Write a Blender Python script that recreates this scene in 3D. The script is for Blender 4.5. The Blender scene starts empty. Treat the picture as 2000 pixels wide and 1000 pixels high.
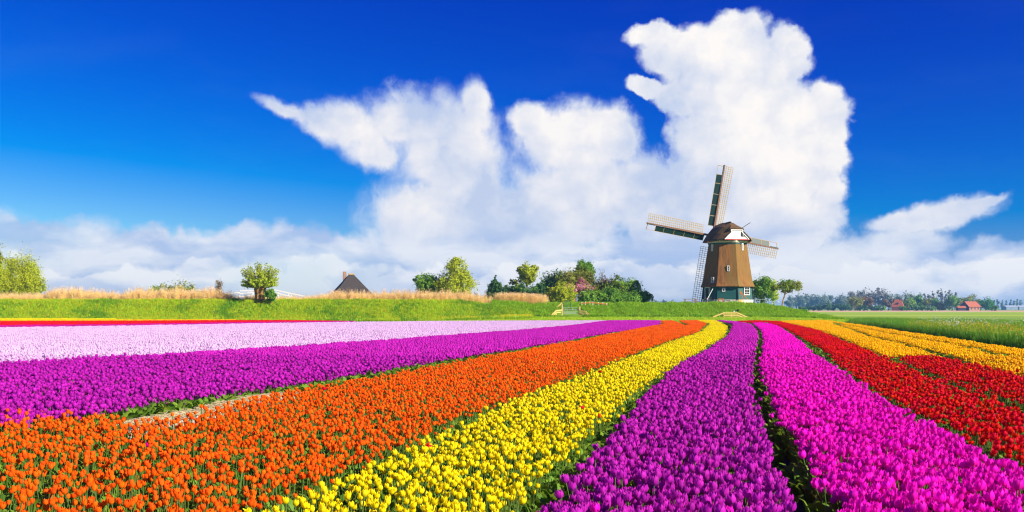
import bpy, bmesh, math, random
import numpy as np
from mathutils import Vector, Matrix

# ------------------------------------------------------------------ camera, sky, sun, exposure
scene = bpy.context.scene
COL = scene.collection
F, PX0, PY0, EYE = 1920.0, 1000.0, 602.0, 1.95      # focal length and principal point of the 2000 x 1000 photograph

def world_at(px, py, d):
    """The point that shows at (px, py) of the photograph when it lies d metres ahead."""
    return Vector(((px - PX0) * d / F, d, EYE - (py - PY0) * d / F))

cam_data = bpy.data.cameras.new('camera')
cam_data.sensor_width = 36.0
cam_data.lens = 36.0 * F / 2000.0
cam_data.shift_y = (PY0 - 500.0) / 2000.0
cam_data.clip_start = 0.1
cam_data.clip_end = 20000.0
cam = bpy.data.objects.new('camera', cam_data)
cam.location = (0, 0, EYE)
cam.rotation_euler = (math.pi / 2, 0, 0)
COL.objects.link(cam)
scene.camera = cam

SUN_AZ, SUN_EL = math.radians(122.0), math.radians(31.0)     # clockwise from the view direction
SUN_DIR = Vector((math.sin(SUN_AZ) * math.cos(SUN_EL), math.cos(SUN_AZ) * math.cos(SUN_EL), math.sin(SUN_EL)))
sun_data = bpy.data.lights.new('sun', 'SUN')
sun_data.energy = 4.7
sun_data.angle = math.radians(0.53)
sun_data.color = (1.0, 0.91, 0.78)
sun = bpy.data.objects.new('sun', sun_data)
sun.rotation_euler = SUN_DIR.to_track_quat('Z', 'Y').to_euler()
sun.location = SUN_DIR * 500
COL.objects.link(sun)

scene.view_settings.view_transform = 'Standard'
scene.view_settings.look = 'None'
scene.view_settings.gamma = 1.0
scene.view_settings.exposure = 0.95
scene.view_settings.use_curve_mapping = False
scene.cycles.max_bounces = 6
scene.cycles.diffuse_bounces = 3
scene.cycles.glossy_bounces = 2
scene.cycles.transmission_bounces = 3
scene.cycles.transparent_max_bounces = 4
scene.cycles.volume_bounces = 0
scene.cycles.filter_width = 1.2
scene.cycles.sample_clamp_indirect = 6.0
scene.cycles.use_adaptive_sampling = True
scene.cycles.adaptive_threshold = 0.008
scene.cycles.use_denoising = True
scene.cycles.denoiser = 'OPENIMAGEDENOISE'

world = bpy.data.worlds.new('World')
scene.world = world
world.use_nodes = True
WT = world.node_tree
WT.nodes.clear()

class NT:
    """Small helper that writes node trees as expressions."""
    def __init__(self, tree): self.t = tree
    def node(self, kind, **kw):
        n = self.t.nodes.new(kind)
        for k, v in kw.items(): setattr(n, k, v)
        return n
    def put(self, sock, v):
        if isinstance(v, bpy.types.NodeSocket): self.t.links.new(v, sock)
        elif isinstance(v, bpy.types.Node): self.t.links.new(v.outputs[0], sock)
        else: sock.default_value = v
    def m(self, op, a, b=0.0, c=0.0, clamp=False):
        n = self.node('ShaderNodeMath', operation=op, use_clamp=clamp)
        for i, v in enumerate((a, b, c)): self.put(n.inputs[i], v)
        return n.outputs[0]
    def v(self, op, a, b=(0, 0, 0), scale=None):
        n = self.node('ShaderNodeVectorMath', operation=op)
        self.put(n.inputs[0], a); self.put(n.inputs[1], b)
        if scale is not None: self.put(n.inputs['Scale'], scale)
        return n.outputs['Value'] if op in ('DOT_PRODUCT', 'LENGTH') else n.outputs[0]
    def noise(self, vec, scale, detail=4.0, rough=0.5, dist=0.0, lac=2.0, col=False):
        n = self.node('ShaderNodeTexNoise')
        self.put(n.inputs['Vector'], vec) if vec is not None else None
        for k, x in (('Scale', scale), ('Detail', detail), ('Roughness', rough), ('Distortion', dist), ('Lacunarity', lac)):
            self.put(n.inputs[k], x)
        return n.outputs['Color'] if col else n.outputs['Fac']
    def mix(self, fac, a, b, blend='MIX'):
        n = self.node('ShaderNodeMix', data_type='RGBA', blend_type=blend)
        self.put(n.inputs[0], fac)
        for s, x in ((n.inputs[6], a), (n.inputs[7], b)):
            self.put(s, x if not isinstance(x, tuple) or len(x) == 4 else (*x, 1.0))
        return n.outputs[2]
    def remap(self, x, a, b, c=0.0, d=1.0, smooth=False):
        n = self.node('ShaderNodeMapRange', interpolation_type='SMOOTHSTEP' if smooth else 'LINEAR')
        for i, q in enumerate((x, a, b, c, d)): self.put(n.inputs[i], q)
        return n.outputs[0]
    def xyz(self, x, y, z=0.0):
        n = self.node('ShaderNodeCombineXYZ')
        for i, q in enumerate((x, y, z)): self.put(n.inputs[i], q)
        return n.outputs[0]
    def sep(self, vec):
        n = self.node('ShaderNodeSeparateXYZ'); self.put(n.inputs[0], vec)
        return n.outputs

def build_sky():
    w = NT(WT)
    sky = w.node('ShaderNodeTexSky', sky_type='NISHITA', sun_disc=False, sun_elevation=SUN_EL, sun_rotation=SUN_AZ,
                 altitude=0.0, air_density=1.0, dust_density=0.15, ozone_density=3.0)
    # the deep blue of a polarised spring sky: red and green fall off faster towards the zenith
    cs = w.node('ShaderNodeSeparateColor'); w.put(cs.inputs[0], sky.outputs[0])
    r0, g0, b0 = cs.outputs
    r1 = w.m('MAXIMUM', 0.0, w.m('MULTIPLY', w.m('SUBTRACT', r0, 3.5), 1.1))
    g1 = w.m('MINIMUM', g0, w.m('MULTIPLY', w.m('POWER', w.m('DIVIDE', g0, 7.25), 2.42), 5.6))
    cc = w.node('ShaderNodeCombineColor')
    for i, q in enumerate((r1, g1, w.m('MULTIPLY', b0, 1.17))): w.put(cc.inputs[i], q)
    hsv = cc
    d = w.node('ShaderNodeTexCoord').outputs['Generated']
    x, y, z = w.sep(d)
    el = w.m('ARCSINE', z)
    az = w.m('ARCTAN2', x, y)
    # the sky in view goes on round the compass: the same banks of cloud, mirrored every 40 degrees
    A = math.radians(40)
    azm = w.m('SUBTRACT', w.m('PINGPONG', w.m('ADD', az, A), 2 * A), A)
    p = w.xyz(azm, el, 0.0)
    # turbulence that frays every outline
    n1 = w.noise(d, 7.0, 3.0, 0.5, col=True)
    n2 = w.noise(d, 26.0, 7.0, 0.62, col=True)
    warp = w.v('ADD', w.v('MULTIPLY', w.v('SUBTRACT', n1, (.5, .5, .5)), (.035, .035, 0)),
               w.v('MULTIPLY', w.v('SUBTRACT', n2, (.5, .5, .5)), (.026, .026, 0)))
    vor = w.node('ShaderNodeTexVoronoi', feature='F1', voronoi_dimensions='2D')
    w.put(vor.inputs['Vector'], w.v('ADD', w.xyz(az, el, 0), w.v('SCALE', w.v('SUBTRACT', n2, (.5, .5, .5)), scale=.03)))
    vor.inputs['Scale'].default_value = 30.0
    vor.inputs['Detail'].default_value = 2.0
    vor.inputs['Roughness'].default_value = 0.5
    puff = w.m('SUBTRACT', 0.45, vor.outputs['Distance'])
    q = w.v('ADD', p, warp)
    def blobs(lst, k=0.17):
        acc = None
        for b in lst:
            px, py, rx, ry = b[:4]
            rot = b[4] if len(b) > 4 else 0.0
            a = math.atan((px - PX0) / F)
            e = math.atan((PY0 - py) / F * math.cos(a))
            mp = w.node('ShaderNodeMapping', vector_type='TEXTURE')
            w.put(mp.inputs[0], q)
            mp.inputs[1].default_value = (a, e, 0)
            mp.inputs[2].default_value = (0, 0, math.radians(rot))
            mp.inputs[3].default_value = (rx / F * math.cos(a) ** 2, ry / F * math.cos(a), 1)
            r = w.m('SUBTRACT', 1.0, w.v('LENGTH', mp.outputs[0]))
            acc = r if acc is None else w.m('SMOOTH_MAX', acc, r, k)
        return acc
    tower = blobs([(1470, 300, 190, 190), (1440, 160, 150, 120), (1410, 90, 120, 62, 8), (1275, 78, 62, 30, 5), (1330, 110, 90, 50),
                   (1530, 120, 62, 75), (1605, 255, 72, 105), (1560, 390, 110, 130), (1360, 365, 125, 85), (1450, 450, 220, 90),
                   (1265, 185, 52, 24, -12), (1335, 205, 70, 42), (1330, 440, 130, 70)])
    mid = blobs([(1110, 275, 125, 80), (1045, 232, 60, 42), (1195, 268, 58, 56), (1110, 390, 190, 120), (1235, 385, 80, 80),
                 (860, 300, 140, 115), (930, 215, 40, 66, 12), (785, 240, 85, 70), (690, 243, 95, 46, -18), (570, 212, 80, 20, -14), (630, 232, 90, 34, -17),
                 (820, 410, 110, 90), (930, 410, 140, 90), (900, 330, 130, 90), (735, 290, 70, 50, -28), (815, 455, 80, 60), (1010, 450, 200, 70)])
    anvil = blobs([(1838, 421, 128, 34, 9), (1770, 436, 95, 28, 4), (1910, 400, 60, 14, 12), (1780, 480, 120, 40)])
    soft = w.remap(azm, -0.25, 0.2, 0.42, 0.18)
    def alpha(field, s):
        return w.remap(w.m('ADD', field, w.m('ADD', w.m('MULTIPLY', puff, 0.22), w.m('MULTIPLY', w.m('SUBTRACT', w.noise(d, 45.0, 5.0, 0.62), 0.5), 0.34))), w.m('MULTIPLY', s, -0.35), s, smooth=True)
    streak = w.noise(w.v('MULTIPLY', w.v('ADD', d, warp), (1.6, 1.6, 0.8)), 11.0, 6.0, 0.6)
    mid_f = w.m('ADD', mid, w.m('MULTIPLY', w.m('SUBTRACT', streak, 0.50), 1.35))
    a_mid = w.m('MULTIPLY', w.remap(mid_f, -0.10, w.m('MULTIPLY', soft, 1.5), smooth=True), 0.98)
    a_c = w.m('MAXIMUM', alpha(tower, soft), w.m('MAXIMUM', a_mid,
                                               w.m('MULTIPLY', alpha(anvil, 0.4), 0.95)))
    # low bank along the horizon
    flat = w.v('MULTIPLY', d, (1.0, 1.0, 2.6))
    fw = w.v('ADD', flat, w.v('SCALE', w.v('SUBTRACT', n1, (.5, .5, .5)), scale=.12))
    b1 = w.noise(fw, 5.0, 4.0, 0.5)
    b2 = w.noise(w.v('ADD', fw, (3.1, 1.7, 5.2)), 8.5, 6.0, 0.52)
    qe = w.sep(q)[1]
    topline = w.m('ADD', w.remap(azm, 0.1, 0.38, 0.087, 0.068), w.m('MULTIPLY', w.m('SUBTRACT', w.noise(w.xyz(azm, 0, 0), 5.0, 1.0), 0.5), 0.03))
    bank = w.m('ADD', w.m('SUBTRACT', topline, qe), w.m('MULTIPLY', puff, 0.012))
    a_b = w.m('MULTIPLY', w.remap(bank, -0.003, 0.012, smooth=True), w.remap(b1, 0.30, 0.5, 0.7, 0.97))
    a = w.m('MAXIMUM', a_c, a_b, clamp=True)
    # light on the clouds: from the upper right
    big = w.v('ADD', d, w.v('SCALE', w.v('SUBTRACT', n2, (.5, .5, .5)), scale=.03))
    s1 = w.m('SUBTRACT', w.noise(big, 7.0, 5.0, 0.52), w.noise(w.v('ADD', big, (0.022, 0.008, 0.022)), 7.0, 5.0, 0.52))
    lit = w.m('ADD', w.m('MULTIPLY', s1, 3.4), w.m('MULTIPLY', puff, 0.34))
    lit = w.m('ADD', lit, w.remap(b1, 0.32, 0.68, 0.30, 0.86))
    lit = w.m('ADD', lit, w.m('MULTIPLY', w.m('SUBTRACT', w.noise(big, 22.0, 4.0, 0.55), 0.5), 0.55))
    lit = w.m('ADD', lit, w.m('MULTIPLY', w.remap(el, 0.06, 0.17, -0.38, 0.10), w.remap(azm, 0.08, 0.22, 1.0, 0.25)))
    lit = w.m('ADD', lit, w.remap(azm, -0.2, 0.25, -0.04, 0.14), clamp=True)
    c_c = w.mix(lit, (5.4, 6.3, 8.3), (9.9, 9.5, 9.25))
    c_c = w.mix(w.remap(a_c, 0.35, 0.95, 0.8, 0.0), c_c, (7.6, 8.9, 10.2))
    rim = w.m('MULTIPLY', w.remap(bank, 0.0, 0.02), w.remap(bank, 0.05, 0.02))
    lit_b = w.m('ADD', w.remap(b2, 0.41, 0.56, 0.0, 1.0), w.m('MULTIPLY', rim, 0.25))
    low = w.m('SUBTRACT', w.m('ADD', 0.044, w.m('MULTIPLY', w.m('SUBTRACT', w.noise(w.v('ADD', flat, (7.0, 2.0, 0.0)), 6.5, 2.0), 0.5), 0.06)), w.m('ADD', qe, w.m('MULTIPLY', puff, -0.012)))
    low = w.m('MULTIPLY', w.remap(low, -0.001, 0.005, smooth=True), w.remap(low, 0.04, 0.0))
    lit_b = w.m('ADD', w.m('MULTIPLY', lit_b, 0.75), w.m('MULTIPLY', low, 0.6))
    lit_b = w.m('ADD', lit_b, w.remap(el, 0.010, 0.05, 0.18, -0.12), clamp=True)
    c_b = w.mix(lit_b, (4.3, 5.6, 8.3), (9.2, 9.3, 9.6))
    cloud = w.mix(w.m('MULTIPLY', a_c, w.remap(el, 0.055, 0.10)), c_b, c_c)
    cirrus = w.noise(w.v('MULTIPLY', w.v('ADD', d, w.v('SCALE', w.v('SUBTRACT', n1, (.5, .5, .5)), scale=.08)), (1.0, 1.0, 5.0)), 3.2, 5.0, 0.6)
    blue = w.mix(w.remap(cirrus, 0.50, 0.80, 0.0, 0.012), hsv.outputs[0], (7.6, 8.6, 9.8))
    out = w.mix(a, blue, cloud)
    bg = w.node('ShaderNodeBackground')
    w.put(bg.inputs['Color'], out)
    bg.inputs['Strength'].default_value = 0.053
    world.cycles.sampling_method = 'NONE'
    wo = w.node('ShaderNodeOutputWorld')
    w.put(wo.inputs['Surface'], bg.outputs[0])
build_sky()

# ------------------------------------------------------------------ helpers
rng = np.random.default_rng(7)
random.seed(7)

def tag(o, label=None, category=None, group=None, kind=None):
    if label: o['label'] = label
    if category: o['category'] = category
    if group: o['group'] = group
    if kind: o['kind'] = kind
    return o

def link(o, parent=None):
    COL.objects.link(o)
    if parent is not None: o.parent = parent
    return o

def empty(name, loc=(0, 0, 0), rotz=0.0):
    o = bpy.data.objects.new(name, None)
    o.location = loc
    o.rotation_euler = (0, 0, rotz)
    o.empty_display_size = 0.1
    return link(o)

class MB:
    """Collects shapes and links them as one mesh object."""
    def __init__(self): self.v, self.f, self.mi = [], [], []
    def add(self, verts, faces, mi=0):
        n = len(self.v)
        self.v += [tuple(x) for x in verts]
        self.f += [tuple(n + i for i in f) for f in faces]
        self.mi += [mi] * len(faces)
        return self
    def box(self, lo, hi, mi=0, M=None):
        x0, y0, z0 = lo; x1, y1, z1 = hi
        vs = [Vector(p) for p in ((x0, y0, z0), (x1, y0, z0), (x1, y1, z0), (x0, y1, z0), (x0, y0, z1), (x1, y0, z1), (x1, y1, z1), (x0, y1, z1))]
        if M is not None: vs = [M @ p for p in vs]
        return self.add(vs, [(0, 3, 2, 1), (4, 5, 6, 7), (0, 1, 5, 4), (1, 2, 6, 5), (2, 3, 7, 6), (3, 0, 4, 7)], mi)
    def bar(self, a, b, w, h=None, mi=0, up=(0, 0, 1)):
        """A square bar from a to b."""
        a, b = Vector(a), Vector(b)
        h = h or w
        d = (b - a).normalized()
        up = Vector(up)
        s = d.cross(up)
        if s.length < 1e-4: s = d.cross(Vector((1, 0, 0)))
        s.normalize(); t = s.cross(d).normalized()
        vs = []
        for p in (a, b):
            for i, j in ((-1, -1), (1, -1), (1, 1), (-1, 1)):
                vs.append(p + s * (i * w / 2) + t * (j * h / 2))
        return self.add(vs, [(3, 2, 1, 0), (4, 5, 6, 7), (0, 1, 5, 4), (1, 2, 6, 5), (2, 3, 7, 6), (3, 0, 4, 7)], mi)
    def tube(self, pts, radii, n=7, mi=0, cap=True):
        pts = [Vector(p) for p in pts]
        rings = []
        for i, p in enumerate(pts):
            d = (pts[min(i + 1, len(pts) - 1)] - pts[max(i - 1, 0)]).normalized()
            s = d.cross(Vector((0.3, 1, 0.1))).normalized()
            t = d.cross(s)
            rings.append([p + (s * math.cos(k * 2 * math.pi / n) + t * math.sin(k * 2 * math.pi / n)) * radii[i] for k in range(n)])
        vs = [q for r in rings for q in r]
        fs = [(i * n + k, i * n + (k + 1) % n, (i + 1) * n + (k + 1) % n, (i + 1) * n + k) for i in range(len(pts) - 1) for k in range(n)]
        if cap: fs += [tuple(range(n))[::-1], tuple(range((len(pts) - 1) * n, len(pts) * n))]
        return self.add(vs, fs, mi)
    def mesh(self, name, mats, smooth=False):
        me = bpy.data.meshes.new(name)
        me.from_pydata(self.v, [], self.f)
        for m in (mats if isinstance(mats, (list, tuple)) else [mats]): me.materials.append(m)
        if any(self.mi): me.polygons.foreach_set('material_index', self.mi)
        if smooth: me.polygons.foreach_set('use_smooth', [True] * len(self.f))
        me.update()
        return me
    def build(self, name, mats, parent=None, smooth=False):
        return link(bpy.data.objects.new(name, self.mesh(name, mats, smooth)), parent)

def np_mesh(name, verts, faces, mats, mi=None, smooth=False):
    """Mesh from numpy arrays; faces is (n, 3) or (n, 4)."""
    me = bpy.data.meshes.new(name)
    k = faces.shape[1]
    me.vertices.add(len(verts)); me.vertices.foreach_set('co', np.ascontiguousarray(verts, dtype=np.float32).ravel())
    me.loops.add(faces.size); me.loops.foreach_set('vertex_index', np.ascontiguousarray(faces, dtype=np.int32).ravel())
    me.polygons.add(len(faces)); me.polygons.foreach_set('loop_start', np.arange(0, faces.size, k, dtype=np.int32))
    for m in (mats if isinstance(mats, (list, tuple)) else [mats]): me.materials.append(m)
    if mi is not None: me.polygons.foreach_set('material_index', np.asarray(mi, dtype=np.int32))
    if smooth: me.polygons.foreach_set('use_smooth', np.ones(len(faces), dtype=bool))
    me.update(calc_edges=True)
    return me

def new_mat(name):
    m = bpy.data.materials.new(name)
    m.use_nodes = True
    m.node_tree.nodes.clear()
    return m, NT(m.node_tree)

def rgb(c): return (*c, 1.0)

def varied(name, c1, c2=None, scale=6.0, rough=0.8, bump=0.0, jitter=0.0, detail=5.0, coord='Object', stretch=(1, 1, 1), spec=0.3, c3=None, scale3=0.6):
    """Matte surface whose colour wanders between two or three tones, with fine relief."""
    m, w = new_mat(name)
    tc = w.node('ShaderNodeTexCoord').outputs[coord]
    vec = w.v('MULTIPLY', tc, stretch)
    n = w.noise(vec, scale, detail, 0.6)
    col = w.mix(w.remap(n, 0.32, 0.68), c1, c2 or tuple(x * 0.7 for x in c1))
    if c3: col = w.mix(w.remap(w.noise(vec, scale3, 3.0, 0.55), 0.42, 0.62), col, c3)
    if jitter:
        oi = w.node('ShaderNodeObjectInfo').outputs['Random']
        hs = w.node('ShaderNodeHueSaturation')
        w.put(hs.inputs['Color'], col)
        w.put(hs.inputs['Value'], w.remap(oi, 0, 1, 1 - jitter, 1 + jitter))
        col = hs.outputs[0]
    b = w.node('ShaderNodeBsdfPrincipled')
    w.put(b.inputs['Base Color'], col)
    b.inputs['Roughness'].default_value = rough
    b.inputs['Specular IOR Level'].default_value = spec
    if bump:
        bn = w.node('ShaderNodeBump'); bn.inputs['Strength'].default_value = bump
        bn.inputs['Distance'].default_value = 0.05
        w.put(bn.inputs['Height'], n)
        w.put(b.inputs['Normal'], bn.outputs[0])
    o = w.node('ShaderNodeOutputMaterial'); w.put(o.inputs[0], b.outputs[0])
    return m

def leafy(name, c1, c2, trans=0.35, jitter=0.25, hue=0.02, rough=0.55, spec=0.25, grad=None):
    """Leaf, blade or petal: part of the light goes through; every copy differs a little."""
    m, w = new_mat(name)
    oi = w.node('ShaderNodeObjectInfo').outputs['Random']
    gi = w.node('ShaderNodeNewGeometry').outputs['Random Per Island']
    col = w.mix(gi, c1, c2)
    if grad is not None:
        at = w.node('ShaderNodeAttribute', attribute_name='t')
        col = w.mix(w.remap(at.outputs['Fac'], grad[1], grad[2]), grad[0], col)
    hs = w.node('ShaderNodeHueSaturation')
    w.put(hs.inputs['Color'], col)
    w.put(hs.inputs['Value'], w.remap(oi, 0, 1, 1 - jitter, 1 + jitter))
    w.put(hs.inputs['Hue'], w.remap(w.m('FRACT', w.m('MULTIPLY', oi, 7.31)), 0, 1, 0.5 - hue, 0.5 + hue))
    b = w.node('ShaderNodeBsdfPrincipled')
    w.put(b.inputs['Base Color'], hs.outputs[0])
    b.inputs['Roughness'].default_value = rough
    b.inputs['Specular IOR Level'].default_value = spec
    t = w.node('ShaderNodeBsdfTranslucent'); w.put(t.inputs[0], hs.outputs[0])
    x = w.node('ShaderNodeMixShader'); x.inputs[0].default_value = trans
    w.put(x.inputs[1], b.outputs[0]); w.put(x.inputs[2], t.outputs[0])
    o = w.node('ShaderNodeOutputMaterial'); w.put(o.inputs[0], x.outputs[0])
    return m

SCATTER_TREE = {}
def scatter(name, pts, rot, scl, idx, meshes, label, category, parent=None, kind='stuff'):
    """Many small copies that nobody could count, as one object."""
    col = bpy.data.collections.new(name + '_source')
    for i, me in enumerate(meshes):
        col.objects.link(bpy.data.objects.new('%s_piece_%02d' % (name, i), me))
    n = len(pts)
    me = bpy.data.meshes.new(name)
    me.vertices.add(n)
    me.vertices.foreach_set('co', np.ascontiguousarray(pts, dtype=np.float32).ravel())
    a = me.attributes.new('rot', 'FLOAT_VECTOR', 'POINT'); a.data.foreach_set('vector', np.ascontiguousarray(rot, dtype=np.float32).ravel())
    scl = np.asarray(scl, dtype=np.float32)
    if scl.ndim == 1: scl = np.repeat(scl[:, None], 3, 1)
    a = me.attributes.new('scl', 'FLOAT_VECTOR', 'POINT'); a.data.foreach_set('vector', np.ascontiguousarray(scl).ravel())
    a = me.attributes.new('idx', 'INT', 'POINT'); a.data.foreach_set('value', np.ascontiguousarray(idx, dtype=np.int32))
    o = link(bpy.data.objects.new(name, me), parent)
    g = bpy.data.node_groups.new(name + '_spread', 'GeometryNodeTree')
    g.interface.new_socket('Geometry', in_out='INPUT', socket_type='NodeSocketGeometry')
    g.interface.new_socket('Geometry', in_out='OUTPUT', socket_type='NodeSocketGeometry')
    gi, go = g.nodes.new('NodeGroupInput'), g.nodes.new('NodeGroupOutput')
    iop = g.nodes.new('GeometryNodeInstanceOnPoints')
    ci = g.nodes.new('GeometryNodeCollectionInfo')
    ci.inputs['Collection'].default_value = col
    ci.inputs['Separate Children'].default_value = True
    ci.inputs['Reset Children'].default_value = True
    def attr(nm, ty):
        q = g.nodes.new('GeometryNodeInputNamedAttribute'); q.data_type = ty
        q.inputs['Name'].default_value = nm
        return q.outputs['Attribute']
    L = g.links.new
    L(gi.outputs[0], iop.inputs['Points'])
    L(ci.outputs[0], iop.inputs['Instance'])
    iop.inputs['Pick Instance'].default_value = True
    L(attr('idx', 'INT'), iop.inputs['Instance Index'])
    e2r = g.nodes.new('FunctionNodeEulerToRotation'); L(attr('rot', 'FLOAT_VECTOR'), e2r.inputs[0])
    L(e2r.outputs[0], iop.inputs['Rotation'])
    L(attr('scl', 'FLOAT_VECTOR'), iop.inputs['Scale'])
    L(iop.outputs[0], go.inputs[0])
    md = o.modifiers.new('spread', 'NODES'); md.node_group = g
    return tag(o, label, category, kind=kind)

def fbm1(x, seed=0, octaves=4):
    """Smooth wandering value in -1..1 along x (numpy)."""
    r = np.random.default_rng(seed)
    out = np.zeros_like(x, dtype=float); amp, fr, tot = 1.0, 1.0, 0.0
    for _ in range(octaves):
        ph = r.uniform(0, 6.28, 3)
        out += amp * (np.sin(x * fr + ph[0]) + np.sin(x * fr * 1.73 + ph[1]) + np.sin(x * fr * 0.61 + ph[2])) / 3
        tot += amp; amp *= 0.55; fr *= 2.1
    return out / tot

def inside(poly, x, y):
    c = np.zeros(x.shape, dtype=bool)
    n = len(poly)
    for i in range(n):
        x0, y0 = poly[i]; x1, y1 = poly[(i + 1) % n]
        if y0 == y1: continue
        k = ((y0 > y) != (y1 > y)) & (x < (x1 - x0) * (y - y0) / (y1 - y0) + x0)
        c ^= k
    return c

# ------------------------------------------------------------------ ground, fields, dike
M_meadow = varied('meadow_grass', (.19, .33, .012), (.13, .26, .010), scale=0.35, rough=0.9, bump=0.4, c3=(.26, .36, .018), scale3=0.03)
M_soil = varied('dark_field_soil', (.030, .027, .026), (.060, .054, .050), scale=9.0, rough=0.95, bump=0.9, c3=(.040, .038, .040), scale3=1.3)
M_mown = varied('mown_grass', (.10, .21, .010), (.06, .15, .008), scale=1.6, rough=0.9, bump=0.5, c3=(.15, .23, .012), scale3=0.12)
M_dry = varied('dry_stubble', (.62, .38, .22), (.56, .33, .17), scale=0.4, rough=0.95, bump=0.2, c3=(.66, .42, .27), scale3=0.03)
M_dikegrass = varied('dike_grass_base', (.17, .30, .008), (.11, .22, .006), scale=1.2, rough=0.95, bump=0.5)

def sheet(name, poly, z, mat, label=None, kind='structure'):
    me = bpy.data.meshes.new(name)
    me.from_pydata([(x, y, z) for x, y in poly], [], [tuple(range(len(poly)))])
    me.materials.append(mat)
    o = link(bpy.data.objects.new(name, me))
    tag(o, label, kind=kind)
    return o

sheet('ground', [(-2600, -60), (2600, -60), (2600, 4200), (-2600, 4200)], 0.0, M_meadow, 'flat green polder meadow reaching to the horizon')
sheet('tulip_field', [(-75, -12), (6.0, -12), (10.4, 10), (15.7, 25), (19.2, 35), (25.4, 62), (35.4, 104), (38.5, 117.5), (-14, 119), (-50, 140.5), (-110, 140.5), (-110, 60)], 0.004, M_soil, 'bare dark soil of the tulip field between the beds')
sheet('stubble_field', [(40, 520), (1400, 520), (1400, 820), (40, 820)], 0.004, M_dry, 'pinkish dry field strip in front of the far trees')
sheet('pale_field', [(30, 236), (900, 236), (900, 318), (40, 318)], 0.004, varied('pale_crop', (.36, .48, .02), (.29, .41, .015), scale=0.3, rough=0.95), 'pale green crop strip before the dark ditch line')
sheet('ditch', [(30, 322), (1200, 322), (1200, 338), (36, 338)], 0.006, varied('ditch_dark_green', (.02, .05, .012), (.03, .06, .02), scale=0.4), 'dark narrow ditch line across the far meadow')  # ditch laid as a flat sheet in mottled dark green
sheet('crop_field', [(34, 340), (1300, 340), (1300, 516), (40, 516)], 0.004, varied('crop_green', (.27, .42, .015), (.31, .45, .02), scale=0.1, rough=0.95), 'green crop strip beyond the ditch')

DIKE_X = np.array([-150., -78., -30., -8., 0., 6., 20., 38., 44., 49., 52., 60.])
DIKE_ZT = np.array([2.95, 2.95, 2.97, 2.9, 2.7, 2.5, 2.42, 2.5, 1.8, 0.6, 0.05, 0.0])
def dike_profile(x):
    """Breakpoints (y, z) of the dike's cross-section at x."""
    zt = np.interp(x, DIKE_X, DIKE_ZT)
    k = np.interp(x, [-12, 4], [0, 1])                    # 0: the tall grass dike, 1: the bank under the mill
    s = np.clip(zt / 2.8, 0, 1)
    yf = 142.5 + 7.5 * k; zf = 0.05 + 0.62 * k * s
    yt = yf + 6.8 + 1.0 * k
    w = 9 + 15 * k
    return [(122 + 12 * (1 - k), 0.0 * k), (yf, zf), (yt, zt), (yt + w, zt * 0.98), (yt + w + 9, 0.0)]
def dike_z(x, y):
    """Height of the ground at (x, y), arrays."""
    x = np.asarray(x, float); y = np.asarray(y, float)
    p = dike_profile(x)
    z = np.zeros_like(x)
    for (y0, z0), (y1, z1) in zip(p[:-1], p[1:]):
        t = (y - y0) / (y1 - y0)
        k = (t >= 0) & (t < 1)
        t2 = t * t * (3 - 2 * t) * 0.6 + t * 0.4
        z = np.where(k, z0 + (z1 - z0) * t2, z)
    return z + np.where(z > 0.3, 0.07 * fbm1(x * 0.9 + y * 0.3, 3) + 0.05 * fbm1(y * 1.3 - x * 0.5, 4), 0)
gx = np.arange(-150, 60.1, 0.75)
gy = np.concatenate([np.arange(120, 141, 1.5), np.arange(141, 161, 0.5), np.arange(161, 198, 1.5)])
GX, GY = np.meshgrid(gx, gy, indexing='ij')
GZ = dike_z(GX, GY)
GZ = np.where(GZ < 0.01, -0.03, GZ)
nx, ny = GX.shape
I = (np.arange(nx - 1)[:, None] * ny + np.arange(ny - 1)[None, :]).ravel()
dike = link(bpy.data.objects.new('dike', np_mesh('dike', np.stack([GX, GY, GZ], -1).reshape(-1, 3), np.stack([I, I + ny, I + ny + 1, I + 1], 1), M_dikegrass, smooth=True)))
tag(dike, 'long grassy dike behind the tulip field carrying the windmill', kind='structure')

# ------------------------------------------------------------------ tulips
HEAD_Z = 0.48
def unproj(px, py):
    d = (EYE - HEAD_Z) * F / (py - PY0)
    return ((px - PX0) * d / F, d)

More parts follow.
